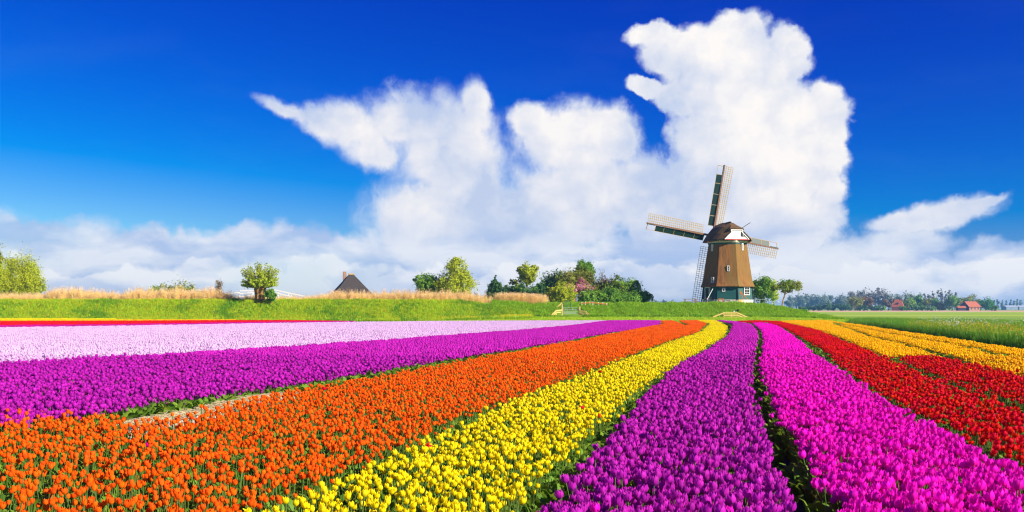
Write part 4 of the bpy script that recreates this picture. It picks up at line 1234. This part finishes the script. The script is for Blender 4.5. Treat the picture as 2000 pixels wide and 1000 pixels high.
C = [  # clump of trees and shrubs between the reeds and the mill
 ('conifer_tree', 'dark conifer at the left end of the clump beside the reeds', 968, 176, 537, 22, 'dark', 3000, .28, 'cone', {}),
 ('dark_shrub', 'dark evergreen shrub between the left conifer and the yellow tree', 996, 177, 556, 20, 'dark', 1500, .28, 'shrub', {}),
 ('slender_tree', 'slender sparse olive tree just left of the yellow crowned tree', 1006, 180, 543, 10, 'olive', 500, .25, 'round', {}),
 ('yellow_tree', 'yellow green tree standing up behind the dark evergreens', 1029, 180, 518, 18, 'yellow', 1500, .26, 'round', dict(trunk_h=.55)),
 ('dark_shrub', 'dark evergreen shrub below the yellow crowned tree', 1032, 175, 556, 26, 'dark', 1900, .28, 'shrub', dict(second='mid', frac2=.15)),
 ('conifer_tree', 'narrow dark conifer right of the yellow crowned tree', 1056, 175, 540, 14, 'dark', 1400, .28, 'cone', {}),
 ('dark_tree', 'dark green rounded tree left of the pink blossom', 1078, 178, 531, 26, 'dark', 3000, .28, 'round', dict(trunk_h=.1, second='mid')),
 ('green_tree', 'highest tree of the clump with a dense green top', 1141, 182, 510, 20, 'mid', 2600, .28, 'round', dict(trunk_h=.45, second='fresh', frac2=.2)),
 ('olive_tree', 'broad olive brown tree with thin twigs below the highest tree', 1122, 178, 526, 42, 'olive', 3600, .25, 'round', dict(trunk_h=.25, second='brown', bark=M_palebark)),
 ('blossom_tree', 'half bare tree with pink blossom and pale forked branches', 1132, 172, 538, 32, 'pink', 1300, .20, 'round', dict(trunk_h=.35, second='olive', bark=M_palebark, clumps=46, spread=.10, frac2=.42)),
 ('willow_bush', 'yellow green willow bush behind the green arched gate', 1096, 163, 550, 25, 'yellow', 2600, .20, 'shrub', dict(second='fresh', frac2=.35)),
 ('russet_shrub', 'reddish brown shrub right of the pink blossom', 1170, 178, 543, 22, 'russet', 1400, .24, 'round', dict(trunk_h=.15, second='olive')),
 ('bare_sapling', 'thin bare sapling sticking up between the highest tree and the right shrubs', 1178, 182, 527, 8, 'brown', 160, .18, 'round', dict(trunk_h=.4)),
 ('olive_shrub', 'tall olive green shrub right of the russet one', 1200, 177, 541, 28, 'fresh', 3000, .24, 'shrub', dict(second='olive', frac2=.55)),
 ('olive_shrub', 'rounded olive green shrub towards the right end of the clump', 1226, 175, 542, 27, 'fresh', 2800, .24, 'shrub', dict(second='olive', frac2=.5)),
 ('green_shrub', 'low green shrub at the right end of the clump', 1250, 172, 563, 21, 'fresh', 2100, .24, 'shrub', dict(second='mid')),
 ('green_shrub', 'low green shrub behind the white posted fence', 1152, 164, 568, 24, 'fresh', 2300, .22, 'shrub', dict(second='mid')),
 ('green_shrub', 'low dark green shrub in the middle front of the clump', 1190, 165, 564, 26, 'fresh', 2600, .22, 'shrub', dict(second='mid', frac2=.6)),
 ('green_shrub', 'low dark green shrub second from the right end of the clump', 1226, 166, 568, 24, 'fresh', 2400, .22, 'shrub', dict(second='mid', frac2=.6)),
]
for i, (nm, lab, px, d, top, half, lf, n, sz, shp, kw) in enumerate(C):
    tree(nm, lab, px, d, 592, top, half, lf, n, sz, G2, 30 + i, shape=shp, base_z=ZR - .2 if d > 160 else ZR, category='shrub' if 'shrub' in nm or 'bush' in nm else 'tree', **kw)
tree('round_tree', 'round green tree directly right of the windmill', 1488, 172, 592, 543, 20, 'mid', 3000, .22, None, 60, base_z=ZR - .3, trunk_h=.12, second='fresh', frac2=.2)
tree('pale_tree', 'slim pale green flowering tree between the round tree and the crooked tree', 1511, 174, 593, 547, 9, 'pale', 1200, .20, None, 61, base_z=ZR - .4, trunk_h=.12)
tree('crooked_tree', 'small tree with crooked forked pale trunk at the end of the bank', 1527, 168, 596, 548, 34, 'olive', 1500, .20, None, 62, base_z=2.2, trunk=True, bark=M_palebark, second='mid',
     shape=[(.05, 0, .78, .34, .3, .17), (.62, 0, .80, .34, .3, .14), (-.25, 0, .70, .24, .24, .16), (.30, 0, .90, .28, .28, .11), (.85, 0, .70, .16, .2, .10), (.2, 0, .62, .25, .2, .12)], tr=.13, clumps=34, spread=.22)
tree('edge_bush', 'small green bush low at the right end of the mill bank', 1566, 157, 622, 602, 11, 'mid', 900, .18, None, 63, base_z=.3, shape='shrub', category='bush')

# far side of the polder, right
ORD = ['first', 'second', 'third', 'fourth', 'fifth', 'sixth', 'seventh', 'eighth', 'ninth', 'tenth', 'eleventh', 'twelfth', 'thirteenth', 'fourteenth']
def row(name, what, items, leaf, d, n, size, shape, seed, base=607, **kw):
    for i, (px, top, half) in enumerate(items):
        tree(name, what % ORD[i], px, d + (i * 37 % 23) - 11, base, top, half, leaf, n, size, G3, seed + i, shape=shape, base_z=0, spread=.25, **kw)
row('distant_tree', '%s from the left of the blue hazy trees beyond the crooked tree', [(1545, 580, 10), (1556, 578, 12), (1568, 576, 12), (1580, 573, 9), (1590, 577, 13), (1603, 576, 12), (1614, 579, 10)], 'grey', 1500, 520, 1.8, 'round', 100, trunk_h=.15)
row('distant_tree', '%s from the left of the low hazy wood left of the brown trees', [(1612, 584, 14), (1628, 581, 14), (1644, 579, 14), (1657, 577, 12)], 'grey', 1350, 520, 1.6, 'round', 110, trunk_h=.12)
row('brown_tree', '%s from the left of the tall brown leafless trees behind the red roof', [(1664, 571, 9), (1678, 569, 9), (1690, 566, 10), (1703, 566, 9), (1716, 564, 11), (1727, 566, 8)], 'mauve', 1060, 620, .95, 'round', 120, trunk_h=.12)
row('hazy_tree', '%s from the left of the pale green trees behind the red farmhouse', [(1738, 575, 8), (1752, 574, 10), (1767, 571, 12), (1783, 571, 11), (1797, 575, 8)], 'grey', 1050, 560, 1.1, 'round', 130, trunk_h=.1)
row('bare_poplar', '%s from the left of the slim bare poplars between farmhouse and barn', [(1806, 576, 4), (1815, 573, 5), (1823, 573, 4), (1832, 572, 4), (1839, 570, 4), (1847, 571, 4), (1855, 569, 6), (1865, 574, 5)], 'mauve', 1040, 260, .9, 'spire', 140)
row('hazy_tree', '%s from the left of the olive trees behind the barn', [(1882, 579, 12), (1897, 578, 12), (1911, 580, 10)], 'olive', 980, 620, 1.0, 'round', 150, trunk_h=.1)
row('distant_poplar', '%s from the left in the thin row of distant poplars at the right edge', [(1941, 588, 2.6), (1949, 586, 3), (1957, 587, 2.6), (1965, 588, 2.6), (1974, 587, 2.6), (1981, 589, 3), (1987, 587, 2.4), (1994, 588, 2.8)], 'grey', 1500, 130, 1.2, 'spire', 160)
FR = [('olive_tree', 'olive tree left of the orange brown one, before the tall brown trees', 1671, 578, 13, 'olive'), ('brown_tree', 'orange brown tree second left of the red farmhouse', 1694, 580, 11, 'russet'),
      ('olive_tree', 'bare olive tree directly left of the red farmhouse', 1735, 583, 10, 'brown'), ('green_tree', 'fresh green tree directly right of the red farmhouse', 1776, 584, 11, 'fresh'),
      ('green_tree', 'darker green tree second right of the red farmhouse', 1793, 577, 9, 'mid'), ('olive_tree', 'yellowish olive tree third right of the red farmhouse', 1811, 584, 11, 'olive'), ('green_tree', 'small dark tree fourth right of the red farmhouse', 1827, 585, 7, 'mid'),
      ('green_tree', 'large rounded green tree midway between farmhouse and barn', 1860, 578, 13, 'mid'), ('brown_tree', 'thin brown tree just left of the barn', 1873, 588, 6, 'russet'), ('round_tree', 'vivid green round tree right of the barn', 1926, 584.5, 12, 'vivid'), ('olive_tree', 'small yellowish tree third from the barn at its left', 1838, 592, 8, 'olive')]
for i, (nm, lab, px, top, half, lf) in enumerate(FR): tree(nm, lab, px, 800 + (i * 29 % 40), 607, top, half, lf, 900, .8, G3, 180 + i, base_z=0, spread=.24, trunk_h=.10 if lf != 'brown' else .3)
for i, (px, top, half) in enumerate([(1568, 599, 9), (1585, 597, 10), (1602, 596, 11), (1620, 595, 11), (1637, 594, 11), (1653, 594, 10), (1683, 597, 10), (1707, 597, 9), (1722, 598, 8), (1764, 597, 9), (1786, 596, 9), (1803, 597, 8), (1820, 598, 8), (1941, 597, 6)]):
    tree('hedge_bush', ORD[i] + ' dark bush from the left in the far hedge', px, 770 + (i * 17 % 20), 607, top, half, 'dark' if i < 8 else 'mid', 420, .8, 'bushes of the far hedge', 200 + i, base_z=0, shape='shrub', category='bush', trunk=False)
for i, (px, top, half) in enumerate([(922, 576, 5), (931, 573, 6), (940, 575, 5)]):
    tree('distant_tree', ORD[i] + ' from the left of the pale hazy trees left of the dark conifer', px, 700, 600, top, half, 'grey', 260, .7, G1, 220 + i, base_z=0, trunk_h=.2)
for i, (px, top, half) in enumerate([(1284, 588, 6), (1297, 586, 8), (1310, 587, 8), (1322, 589, 6)]):
    tree('distant_tree', ORD[i] + ' from the left of the low hazy trees left of the mill', px, 900, 600, top, half, 'grey', 260, 1.0, G3, 230 + i, base_z=0, trunk_h=.2)

# ------------------------------------------------------------------ houses
M_roofthatch = varied('dark_thatch', (.060, .046, .036), (.038, .030, .025), scale=2.0, rough=0.95, bump=0.5, stretch=(1, 1, .4))
M_tile = varied('red_roof_tiles', (.42, .12, .05), (.34, .09, .04), scale=1.2, rough=0.8, bump=0.3)
M_brick = varied('house_brick', (.36, .20, .12), (.28, .15, .09), scale=2.0, rough=0.9)
M_tar = varied('tarred_boards', (.035, .035, .042), (.025, .025, .03), scale=1.0, rough=0.8)
h = empty('farmhouse', world_at(686, 600, 330)); h.location.z = 0; h.rotation_euler = (0, 0, math.radians(17))
A, HR = 9.6, 13.35
MB().box((-A + 1, -A + 1, 0), (A - 1, A - 1, 3.2)).build('wall', M_brick, h)
b = MB(); b.add([(-A, -A, 2.6), (A, -A, 2.6), (A, A, 2.6), (-A, A, 2.6), (-.7, -.35, HR), (.7, -.35, HR), (.7, .35, HR), (-.7, .35, HR)], [(0, 1, 5, 4), (1, 2, 6, 5), (2, 3, 7, 6), (3, 0, 4, 7), (4, 5, 6, 7), (3, 2, 1, 0)])
rf = b.build('roof', M_roofthatch, h)
MB().bar((-.9, 0, HR + .06), (.9, 0, HR + .06), .9, .40).build('ridge', M_ochre, rf)
MB().box((-2.6, .4, 8.8), (-1.55, 1.4, HR + .9)).build('chimney', M_brick, rf)
tag(h, 'farmhouse with steep dark pyramid roof and brick chimney behind the reeds', 'farmhouse')

h = empty('red_farmhouse', world_at(1754, 606, 805)); h.location.z = 0; h.rotation_euler = (0, 0, math.radians(-28))
MB().box((-4.6, -4, 0), (4.6, 4, 3.4)).build('wall', M_brick, h)
b = MB(); b.add([(-5, -4.4, 3.2), (5, -4.4, 3.2), (5, 4.4, 3.2), (-5, 4.4, 3.2), (-2.0, 0, 9.3), (2.0, 0, 9.3)], [(0, 1, 5, 4), (1, 2, 5), (2, 3, 4, 5), (3, 0, 4), (3, 2, 1, 0)])
rf = b.build('roof', M_tile, h); MB().box((2.4, -.5, 7.2), (3.3, .5, 10.1)).build('chimney', M_brick, rf)
MB().box((-.7, -3.3, 5.2), (.7, -2.2, 6.6)).build('dormer', M_tar, rf)
tag(h, 'house with steep red tiled roof and chimney among the far trees', 'house')
h = empty('barn', world_at(1895, 606, 790)); h.location.z = 0; h.rotation_euler = (0, 0, math.radians(24))
MB().box((-6.3, -4.2, 0), (6.3, 4.2, 3.3)).build('wall', M_brick, h)
b = MB(); b.add([(-7, -5, 3.0), (7, -5, 3.0), (7, 5, 3.0), (-7, 5, 3.0), (-6.4, 0, 7.4), (6.4, 0, 7.4)], [(0, 1, 5, 4), (2, 3, 4, 5), (3, 2, 1, 0)])
b.build('roof', M_tile, h)
MB().add([(-6.35, -4.6, 0), (-6.35, 4.6, 0), (-6.35, 4.6, 3.2), (-6.35, 0, 7.2), (-6.35, -4.6, 3.2)], [(0, 1, 2, 3, 4)]).build('gable', M_tar, h)
MB().add([(6.35, -4.6, 0), (6.35, 4.6, 0), (6.35, 4.6, 3.2), (6.35, 0, 7.2), (6.35, -4.6, 3.2)], [(0, 4, 3, 2, 1)]).build('gable', M_tar, h)
for x in (-3.4, .4, 4.0): MB().box((x - .6, -4.26, 1.0), (x + .6, -4.205, 2.3)).build('window', M_glass, h)
tag(h, 'barn with orange red tiled roof and black gable on the far side', 'barn')
h = empty('shed', world_at(1877, 606, 785)); h.location.z = 0
MB().box((-3, -2, 0), (3, 2, 2.2)).build('wall', M_tar, h)
MB().add([(-3.4, -2.4, 2.1), (3.4, -2.4, 2.1), (3.4, 2.4, 2.1), (-3.4, 2.4, 2.1), (-3.4, 0, 3.8), (3.4, 0, 3.8)], [(0, 1, 5, 4), (2, 3, 4, 5), (1, 2, 5), (3, 0, 4), (3, 2, 1, 0)]).build('roof', M_tile, h)
tag(h, 'low dark shed with red roof at the left of the barn', 'shed')
for i, (px, lab) in enumerate(((1973, 'low blue grey greenhouse at the right horizon, left one'), (1996, 'low blue grey greenhouse at the right edge of the horizon'))):
    h = empty('greenhouse', world_at(px, 605, 1150)); h.location.z = 0
    MB().box((-7.5, -6, 0), (7.5, 6, 3.6)).build('wall', varied('greenhouse_glass', (.22, .30, .40), (.30, .36, .44), scale=.3, rough=.3), h)
    MB().add([(-7.7, -6.2, 3.58), (7.7, -6.2, 3.58), (7.7, 6.2, 3.58), (-7.7, 6.2, 3.58), (-7.7, 0, 5.2), (7.7, 0, 5.2)], [(0, 1, 5, 4), (2, 3, 4, 5), (1, 2, 5), (3, 0, 4)]).build('roof', varied('greenhouse_roof', (.55, .60, .66), (.45, .5, .58), scale=.3, rough=.3), h)
    tag(h, lab, 'greenhouse', 'greenhouses on the horizon')

# ------------------------------------------------------------------ grass, reeds and flowers on the banks
def blade_tuft(seed, n, h, spread, w, mats, bend=.35, mi_flower=None, fl=None):
    r = random.Random(seed)
    V, Fc, mi = [], [], []
    for i in range(n):
        a = r.uniform(0, 6.28); d = spread * math.sqrt(r.random())
        x, y = d * math.cos(a), d * math.sin(a)
        hh = h * r.uniform(.6, 1.1); ba = r.uniform(0, 6.28); bb = bend * hh * r.uniform(.2, 1)
        sa = ba + 1.57
        b = len(V)
        for t, ww in ((0, 1.0), (.55, .8)):
            for s in (-1, 1): V.append((x + math.cos(ba) * bb * t * t + s * math.cos(sa) * w * ww, y + math.sin(ba) * bb * t * t + s * math.sin(sa) * w * ww, hh * t))
        V.append((x + math.cos(ba) * bb, y + math.sin(ba) * bb, hh))
        Fc += [(b, b + 1, b + 3, b + 2), (b + 2, b + 3, b + 4)]; mi += [0, 0]
        if fl and r.random() < fl[0]:
            c = V[-1]; s = fl[1]; b = len(V)
            V += [(c[0] - s, c[1], c[2]), (c[0], c[1] - s, c[2] + s * .4), (c[0] + s, c[1], c[2]), (c[0], c[1] + s, c[2] + s * .4), (c[0], c[1], c[2] + s), (c[0], c[1], c[2] - s)]
            Fc += [(b, b + 1, b + 4), (b + 1, b + 2, b + 4), (b + 2, b + 3, b + 4), (b + 3, b, b + 4), (b + 1, b, b + 5), (b + 2, b + 1, b + 5), (b + 3, b + 2, b + 5), (b, b + 3, b + 5)]
            mi += [1] * 8
    return pd_mesh('tuft', V, Fc, mats, mi=mi, smooth=False)
M_blade = leafy('grass_blade', (.52, .66, .012), (.38, .56, .010), trans=.4, jitter=.22, hue=.02)
M_blade2 = leafy('bank_herb', (.40, .60, .012), (.24, .46, .010), trans=.4, jitter=.28, hue=.02)
M_blade3 = leafy('tall_grass_blade', (.20, .42, .020), (.13, .32, .016), trans=.4, jitter=.25, hue=.02)
M_buttercup = leafy('yellow_wildflower', (.85, .62, .01), (.80, .52, .01), trans=.2, jitter=.1)
M_parsley = leafy('white_wildflower', (.72, .74, .62), (.62, .66, .52), trans=.3, jitter=.1)
M_reed = leafy('dry_reed', (.90, .70, .30), (.84, .60, .21), trans=.3, jitter=.2, hue=.012)
M_plume = leafy('reed_plume', (.84, .62, .34), (.76, .54, .28), trans=.3, jitter=.2)

def spread_on(n, x0, x1, fy, seed):
    r = np.random.default_rng(seed)
    x = r.uniform(x0, x1, n)
    return x, fy(x, r), r
def lay(name, x, y, z, r, meshes, smin, smax, label, category, tilt=.12, sarr=None):
    n = len(x)
    s = r.uniform(smin, smax, n) if sarr is None else sarr
    scatter(name, np.stack([x, y, z], 1), np.stack([r.normal(0, tilt, n), r.normal(0, tilt, n), r.uniform(0, 6.28, n)], 1), s, r.integers(0, len(meshes), n), meshes, label, category)

# left dike: tall meadow grass with yellow flowers
g_left = [blade_tuft(10 + i, 12, .42, .20, .016, [M_blade, M_buttercup], fl=(.16 if i == 5 else .0, .035)) for i in range(6)]
M_bladedk = leafy('grass_blade_deep', (.24, .46, .012), (.16, .36, .010), trans=.4, jitter=.25, hue=.02)
g_left += [blade_tuft(140 + i, 12, .46, .20, .018, [M_bladedk]) for i in range(3)]
x, y, r = spread_on(52000, -100, 3, lambda x, r: 141.5 + 10.5 * r.random(len(x)), 1)
k = np.abs(x) < y * .6; x, y = x[k], y[k]
patch = fbm1(x * .55 + 1.2 * fbm1(y * .7, 51), 52) + .5 * fbm1(y * 1.1 + x * .2, 53) + r.normal(0, .25, len(x))
ii = np.where(patch > .28, 6 + r.integers(0, 3, len(x)), r.integers(0, 6, len(x)))
scatter('meadow_grass', np.stack([x, y, dike_z(x, y) - .02], 1), np.stack([r.normal(0, .14, len(x)), r.normal(0, .14, len(x)), r.uniform(0, 6.28, len(x))], 1), r.uniform(.65, 1.25, len(x)) * (1 + .28 * fbm1(x * 1.3, 54)), ii, g_left, 'bright green meadow grass with yellow flowers on the left dike slope', 'grass')
# bank below the mill: lush herbs in mounds
g_bank = [blade_tuft(30 + i, 14, .62, .30, .030, [M_blade2, M_buttercup], bend=.6, fl=(.03 if i == 2 else 0, .04)) for i in range(6)]
x, y, r = spread_on(30000, -3, 53, lambda x, r: 149 + 13 * r.random(len(x)) ** 1.2, 2)
mound = fbm1(x * 1.4 + fbm1(y * 1.1, 7) * 2, 11)
keep = (mound > -.75) & ~((np.abs(x - 9.0) < 2.2) & (y < 154))
x, y, mound = x[keep], y[keep], mound[keep]
z = dike_z(x, y)
k = (z > .28) | (np.random.default_rng(3).random(len(x)) < .3)
lay('bank_herbs', x[k], y[k], z[k] - .03, r, g_bank, .5, 1.2, 'lush green herbs covering the bank below the windmill', 'herbs', sarr=np.clip(.75 + .45 * mound[k] + .12 * np.random.default_rng(4).normal(0, 1, k.sum()), .3, 1.4))
# short grass between the beds and the bank
g_short = [blade_tuft(50 + i, 10, .14, .22, .016, [M_blade]) for i in range(4)]
x, y, r = spread_on(16000, -16, 60, lambda x, r: 120 + 30 * r.random(len(x)), 5)
lay('mown_grass', x, y, np.maximum(dike_z(x, y), 0) - .01, r, g_short, .7, 1.3, 'short grass strip between the tulip beds and the mill bank', 'grass')

# reeds on and behind the left dike
def reed(seed):
    r = random.Random(seed); V, Fc, mi = [], [], []
    for i in range(11):
        a = r.uniform(0, 6.28); d = .28 * math.sqrt(r.random()); x, y = d * math.cos(a), d * math.sin(a)
        h = r.uniform(1.2, 2.1); ba = r.gauss(.4, .8); bb = h * r.uniform(.03, .14); w = .011
        b = len(V)
        ex, ey = x + math.cos(ba) * bb, y + math.sin(ba) * bb
        V += [(x - w, y, 0), (x + w, y, 0), (ex + w * .6, ey, h), (ex - w * .6, ey, h), (x, y - w, 0), (x, y + w, 0), (ex, ey + w * .6, h), (ex, ey - w * .6, h)]
        Fc += [(b, b + 1, b + 2, b + 3), (b + 4, b + 5, b + 6, b + 7)]; mi += [0, 0]
        for q in range(2):           # dry blades
            t = r.uniform(.25, .8); L = r.uniform(.25, .45); la = r.uniform(0, 6.28); b = len(V)
            cx, cy, cz = x + (ex - x) * t, y + (ey - y) * t, h * t
            V += [(cx, cy, cz), (cx + math.cos(la) * L * .5, cy + math.sin(la) * L * .5, cz + L * .35), (cx + math.cos(la) * L, cy + math.sin(la) * L, cz + L * .12), (cx + math.cos(la) * L * .5, cy + math.sin(la) * L * .5, cz + L * .35 - .03)]
            Fc.append((b, b + 1, b + 2, b + 3)); mi.append(0)
        if r.random() < .45:
            b = len(V); L = r.uniform(.14, .24)
            V += [(ex, ey, h), (ex + .035, ey + .02, h + L * .45), (ex + math.cos(ba) * .06, ey + math.sin(ba) * .06, h + L), (ex - .035, ey - .02, h + L * .45)]
            Fc.append((b, b + 1, b + 2, b + 3)); mi.append(1)
    return pd_mesh('reed', V, Fc, [M_reed, M_plume], mi=mi, smooth=False)
reeds = [reed(70 + i) for i in range(6)]
x, y, r = spread_on(9500, -96, 1.5, lambda x, r: 151 + 6.5 * r.random(len(x)) + 7 * np.interp(x, [-12, 4], [0, 1]), 6)
pxx = PX0 + F * x / y
den = np.interp(pxx, [0, 420, 470, 600, 640, 900, 975], [1, 1, .35, .35, 1, 1, .0])
k = (r.random(len(x)) < den) & (np.abs(x) < y * .58)
x, y, pxx = x[k], y[k], pxx[k]
hgt = np.interp(pxx, [0, 90, 100, 150, 240, 260, 430, 460, 610, 640, 900, 950], [.62, .60, .88, .95, .62, .88, .86, .55, .50, .70, .78, .6]) * (1 + .16 * fbm1(x * .9, 31))
lay('reeds', x, y, dike_z(x, y) - .05, r, reeds, 1, 1, 'tall dry golden reeds along the crest of the left dike', 'reeds', tilt=.05, sarr=.9 * hgt * np.where(r.random(len(x)) < .05, 1.5, r.uniform(.62, 1.22, len(x))))
x = r.uniform(-4.2, 7.0, 1900); y = r.uniform(156.5, 161.5, 1900)
pxx = PX0 + F * x / y; k = r.random(len(x)) < np.interp(pxx, [966, 985, 1045, 1072], [0, 1, 1, 0]); x, y, pxx = x[k], y[k], pxx[k]
lay('reed_patch', x, y, dike_z(x, y) - .05, r, reeds, .55, .9, 'patch of dry golden reeds in front of the dark evergreens', 'reeds', tilt=.05)

# right: rough grass bank along the golden rows, with buttercups and cow parsley
g_tall = [blade_tuft(90 + i, 16, .80, .26, .014, [M_blade3, M_buttercup], bend=.45) for i in range(5)]
g_flow = [blade_tuft(100 + i, 9, .95, .24, .010, [M_blade3, M_buttercup], bend=.25, fl=(.55, .022)) for i in range(3)]
g_pars = [blade_tuft(110 + i, 7, 1.15, .24, .010, [M_blade3, M_parsley], bend=.2, fl=(.8, .035)) for i in range(3)]
bx = np.array([9.3, 14.6, 17.2, 20.4, 26.8, 33.0, 37.5]); by = np.array([5.0, 20.0, 28.0, 36.0, 62.0, 88.0, 112.0])
def bank_x(y): return np.interp(y, by, bx)
r = np.random.default_rng(12)
y = 10 + 104 * r.random(30000) ** 1.02; off = .6 + r.gamma(2.2, 1.5, len(y)); x = bank_x(y) + off
k = (off < 10) & (np.abs(x) < y * .66 + 3) ; x, y, off = x[k], y[k], off[k]
k = ~((np.abs(x - (31 + (y - 60) * .02)) < 0) )
hump = np.clip(off / 1.6, .25, 1) * np.clip((13 - off) / 6, .3, 1)
lay('verge_grass', x, y, np.zeros(len(x)), r, g_tall, 1, 1, 'tall rough grass bank along the right side of the golden tulips', 'grass', sarr=hump * r.uniform(.75, 1.2, len(x)))
y = 30 + 48 * r.random(1500); x = bank_x(y) + .8 + r.gamma(2.0, 1.1, len(y)); k = (np.abs(x) < y * .6) & (fbm1(y * .5 + x, 41) > -.35); x, y = x[k], y[k]
lay('yellow_wildflowers', x, y, np.zeros(len(x)), r, g_flow, .75, 1.15, 'yellow wildflowers among the grass of the right bank', 'wildflowers')
y = 58 + 20 * r.random(70); x = bank_x(y) + 1.0 + r.gamma(2.0, 1.0, len(y))
lay('cow_parsley', x, y, np.zeros(len(x)), r, g_pars, .75, 1.15, 'white cow parsley flowers in the grass of the right bank', 'wildflowers')
# meadow beyond
y = 62 + 110 * r.random(16000); x = bank_x(y) + 5 + 36 * r.random(len(y)); 
road = (np.abs(x - (38.5 + (y - 70) * .10)) < 0)
pth0, pth1 = world_at(1893, 636.5, 108), world_at(2090, 640, 100)
path_poly = [((1888 - PX0) * (EYE * F / (636.0 - PY0)) / F, EYE * F / (636.0 - PY0))] + [((px - PX0) * (EYE * F / (py - PY0)) / F, EYE * F / (py - PY0)) for px, py in ((2000, 641), (2150, 647), (2150, 660), (2000, 652), (1930, 643.5), (1889, 637.5))]
k = ~inside(path_poly, x, y) & (np.abs(x) < y * .66); x, y = x[k], y[k]
lay('pasture_grass', x, y, np.zeros(len(x)), r, [blade_tuft(120 + i, 11, .22, .30, .02, [M_blade3, M_buttercup], fl=(.02, .03)) for i in range(4)], .6, 1.2, 'green pasture grass beyond the right bank', 'grass')
sheet('path', path_poly, .008, varied('grey_asphalt', (.22, .23, .26), (.18, .19, .22), scale=3.0, rough=.8), 'grey paved path crossing the pasture at the right edge')
# straw on the bare strip between the purple and orange beds
def straw(seed):
    r_ = random.Random(seed); b = MB()
    for i in range(14):
        a = r_.uniform(0, 3.14); L = r_.uniform(.04, .12); x_, y_ = r_.uniform(-.15, .15), r_.uniform(-.15, .15)
        z_ = r_.uniform(.004, .02)
        b.bar((x_, y_, z_), (x_ + math.cos(a) * L, y_ + math.sin(a) * L, z_ + r_.uniform(0, .012)), .006, .003)
    return b.mesh('straw', M_straw)
M_straw = varied('straw', (.52, .42, .24), (.40, .32, .17), scale=9.0, rough=.9, jitter=.2)
pa = [unproj(*q) for q in ((120, 812), (262, 815), (375, 779), (500, 762), (625, 744), (640, 750), (500, 778), (285, 822), (230, 816))]
M_grit = varied('pale_dry_soil', (.34, .31, .27), (.22, .20, .175), scale=8.0, rough=.95, bump=.8, c3=(.40, .36, .29), scale3=2.0)
q = [( -4.0, 11.4), (-1.0, 14.4), (2.5, 19.5), (3.2, 21.0), (1.8, 20.6), (-2.2, 15.8), (-6.2, 12.6)]
gap = [unproj(*t) for t in ((100, 812), (232, 813), (262, 824), (285, 819), (362, 807), (425, 793), (500, 776), (600, 759), (700, 743), (750, 734), (750, 722), (625, 742), (500, 761), (375, 777), (300, 785), (225, 801), (110, 812))]
def up42(px, py):
    d = (EYE - .42) * F / (py - PY0)
    return Vector(((px - PX0) * d / F, d, .42))
rp = [up42(*t) for t in ((225, 823), (258, 821), (300, 813), (362, 802.5), (425, 789.5), (500, 772), (560, 764), (610, 757))]
rb = MB(); V, Fc = [], []
for i, p in enumerate(rp):
    t_ = (rp[min(i + 1, len(rp) - 1)] - rp[max(i - 1, 0)]).normalized(); nn = Vector((t_.y, -t_.x, 0))
    hh = .36 if 0 < i < len(rp) - 1 else .1
    for o_, z_ in ((.30, .0), (.14, hh * .8), (.06, hh), (-.06, hh * .98), (-.14, hh * .7), (-.30, 0)):
        V.append((p.x + nn.x * o_, p.y + nn.y * o_, z_ + random.uniform(-.015, .015)))
for i in range(len(rp) - 1):
    for j in range(5): Fc.append((i * 6 + j, i * 6 + j + 1, i * 6 + 7 + j, i * 6 + 6 + j))
rb.add(V, Fc); ro = rb.build('soil_ridge', M_grit, smooth=True)
tag(ro, 'pale dry soil strip between the left purple bed and the orange bed', kind='structure')
SX, SY, SZ = [], [], []
for a_, b_ in zip(rp[1:-2], rp[2:-1]):
    for q_ in range(40):
        p = a_.lerp(b_, random.random()); SX.append(p.x + random.uniform(-.1, .1)); SY.append(p.y + random.uniform(-.1, .1)); SZ.append(.36)
lay('straw', np.array(SX), np.array(SY), np.array(SZ), r, [straw(i) for i in range(4)], .9, 1.6, 'loose straw on the pale strip between purple and orange beds', 'straw', tilt=.0)

# ------------------------------------------------------------------ air
hz = MB().box((-2700, -80, -1.0), (2700, 4300, 28.0)).build('haze', [])
m, w = new_mat('thin_haze')
pv = w.node('ShaderNodeVolumePrincipled')
pv.inputs['Color'].default_value = (.22, .58, 1.0, 1)
pv.inputs['Density'].default_value = 0.00023
pv.inputs['Anisotropy'].default_value = 0.2
oo = w.node('ShaderNodeOutputMaterial'); w.put(oo.inputs['Volume'], pv.outputs[0])
hz.data.materials.append(m)
tag(hz, 'thin pale haze over the whole polder', 'haze', kind='stuff')
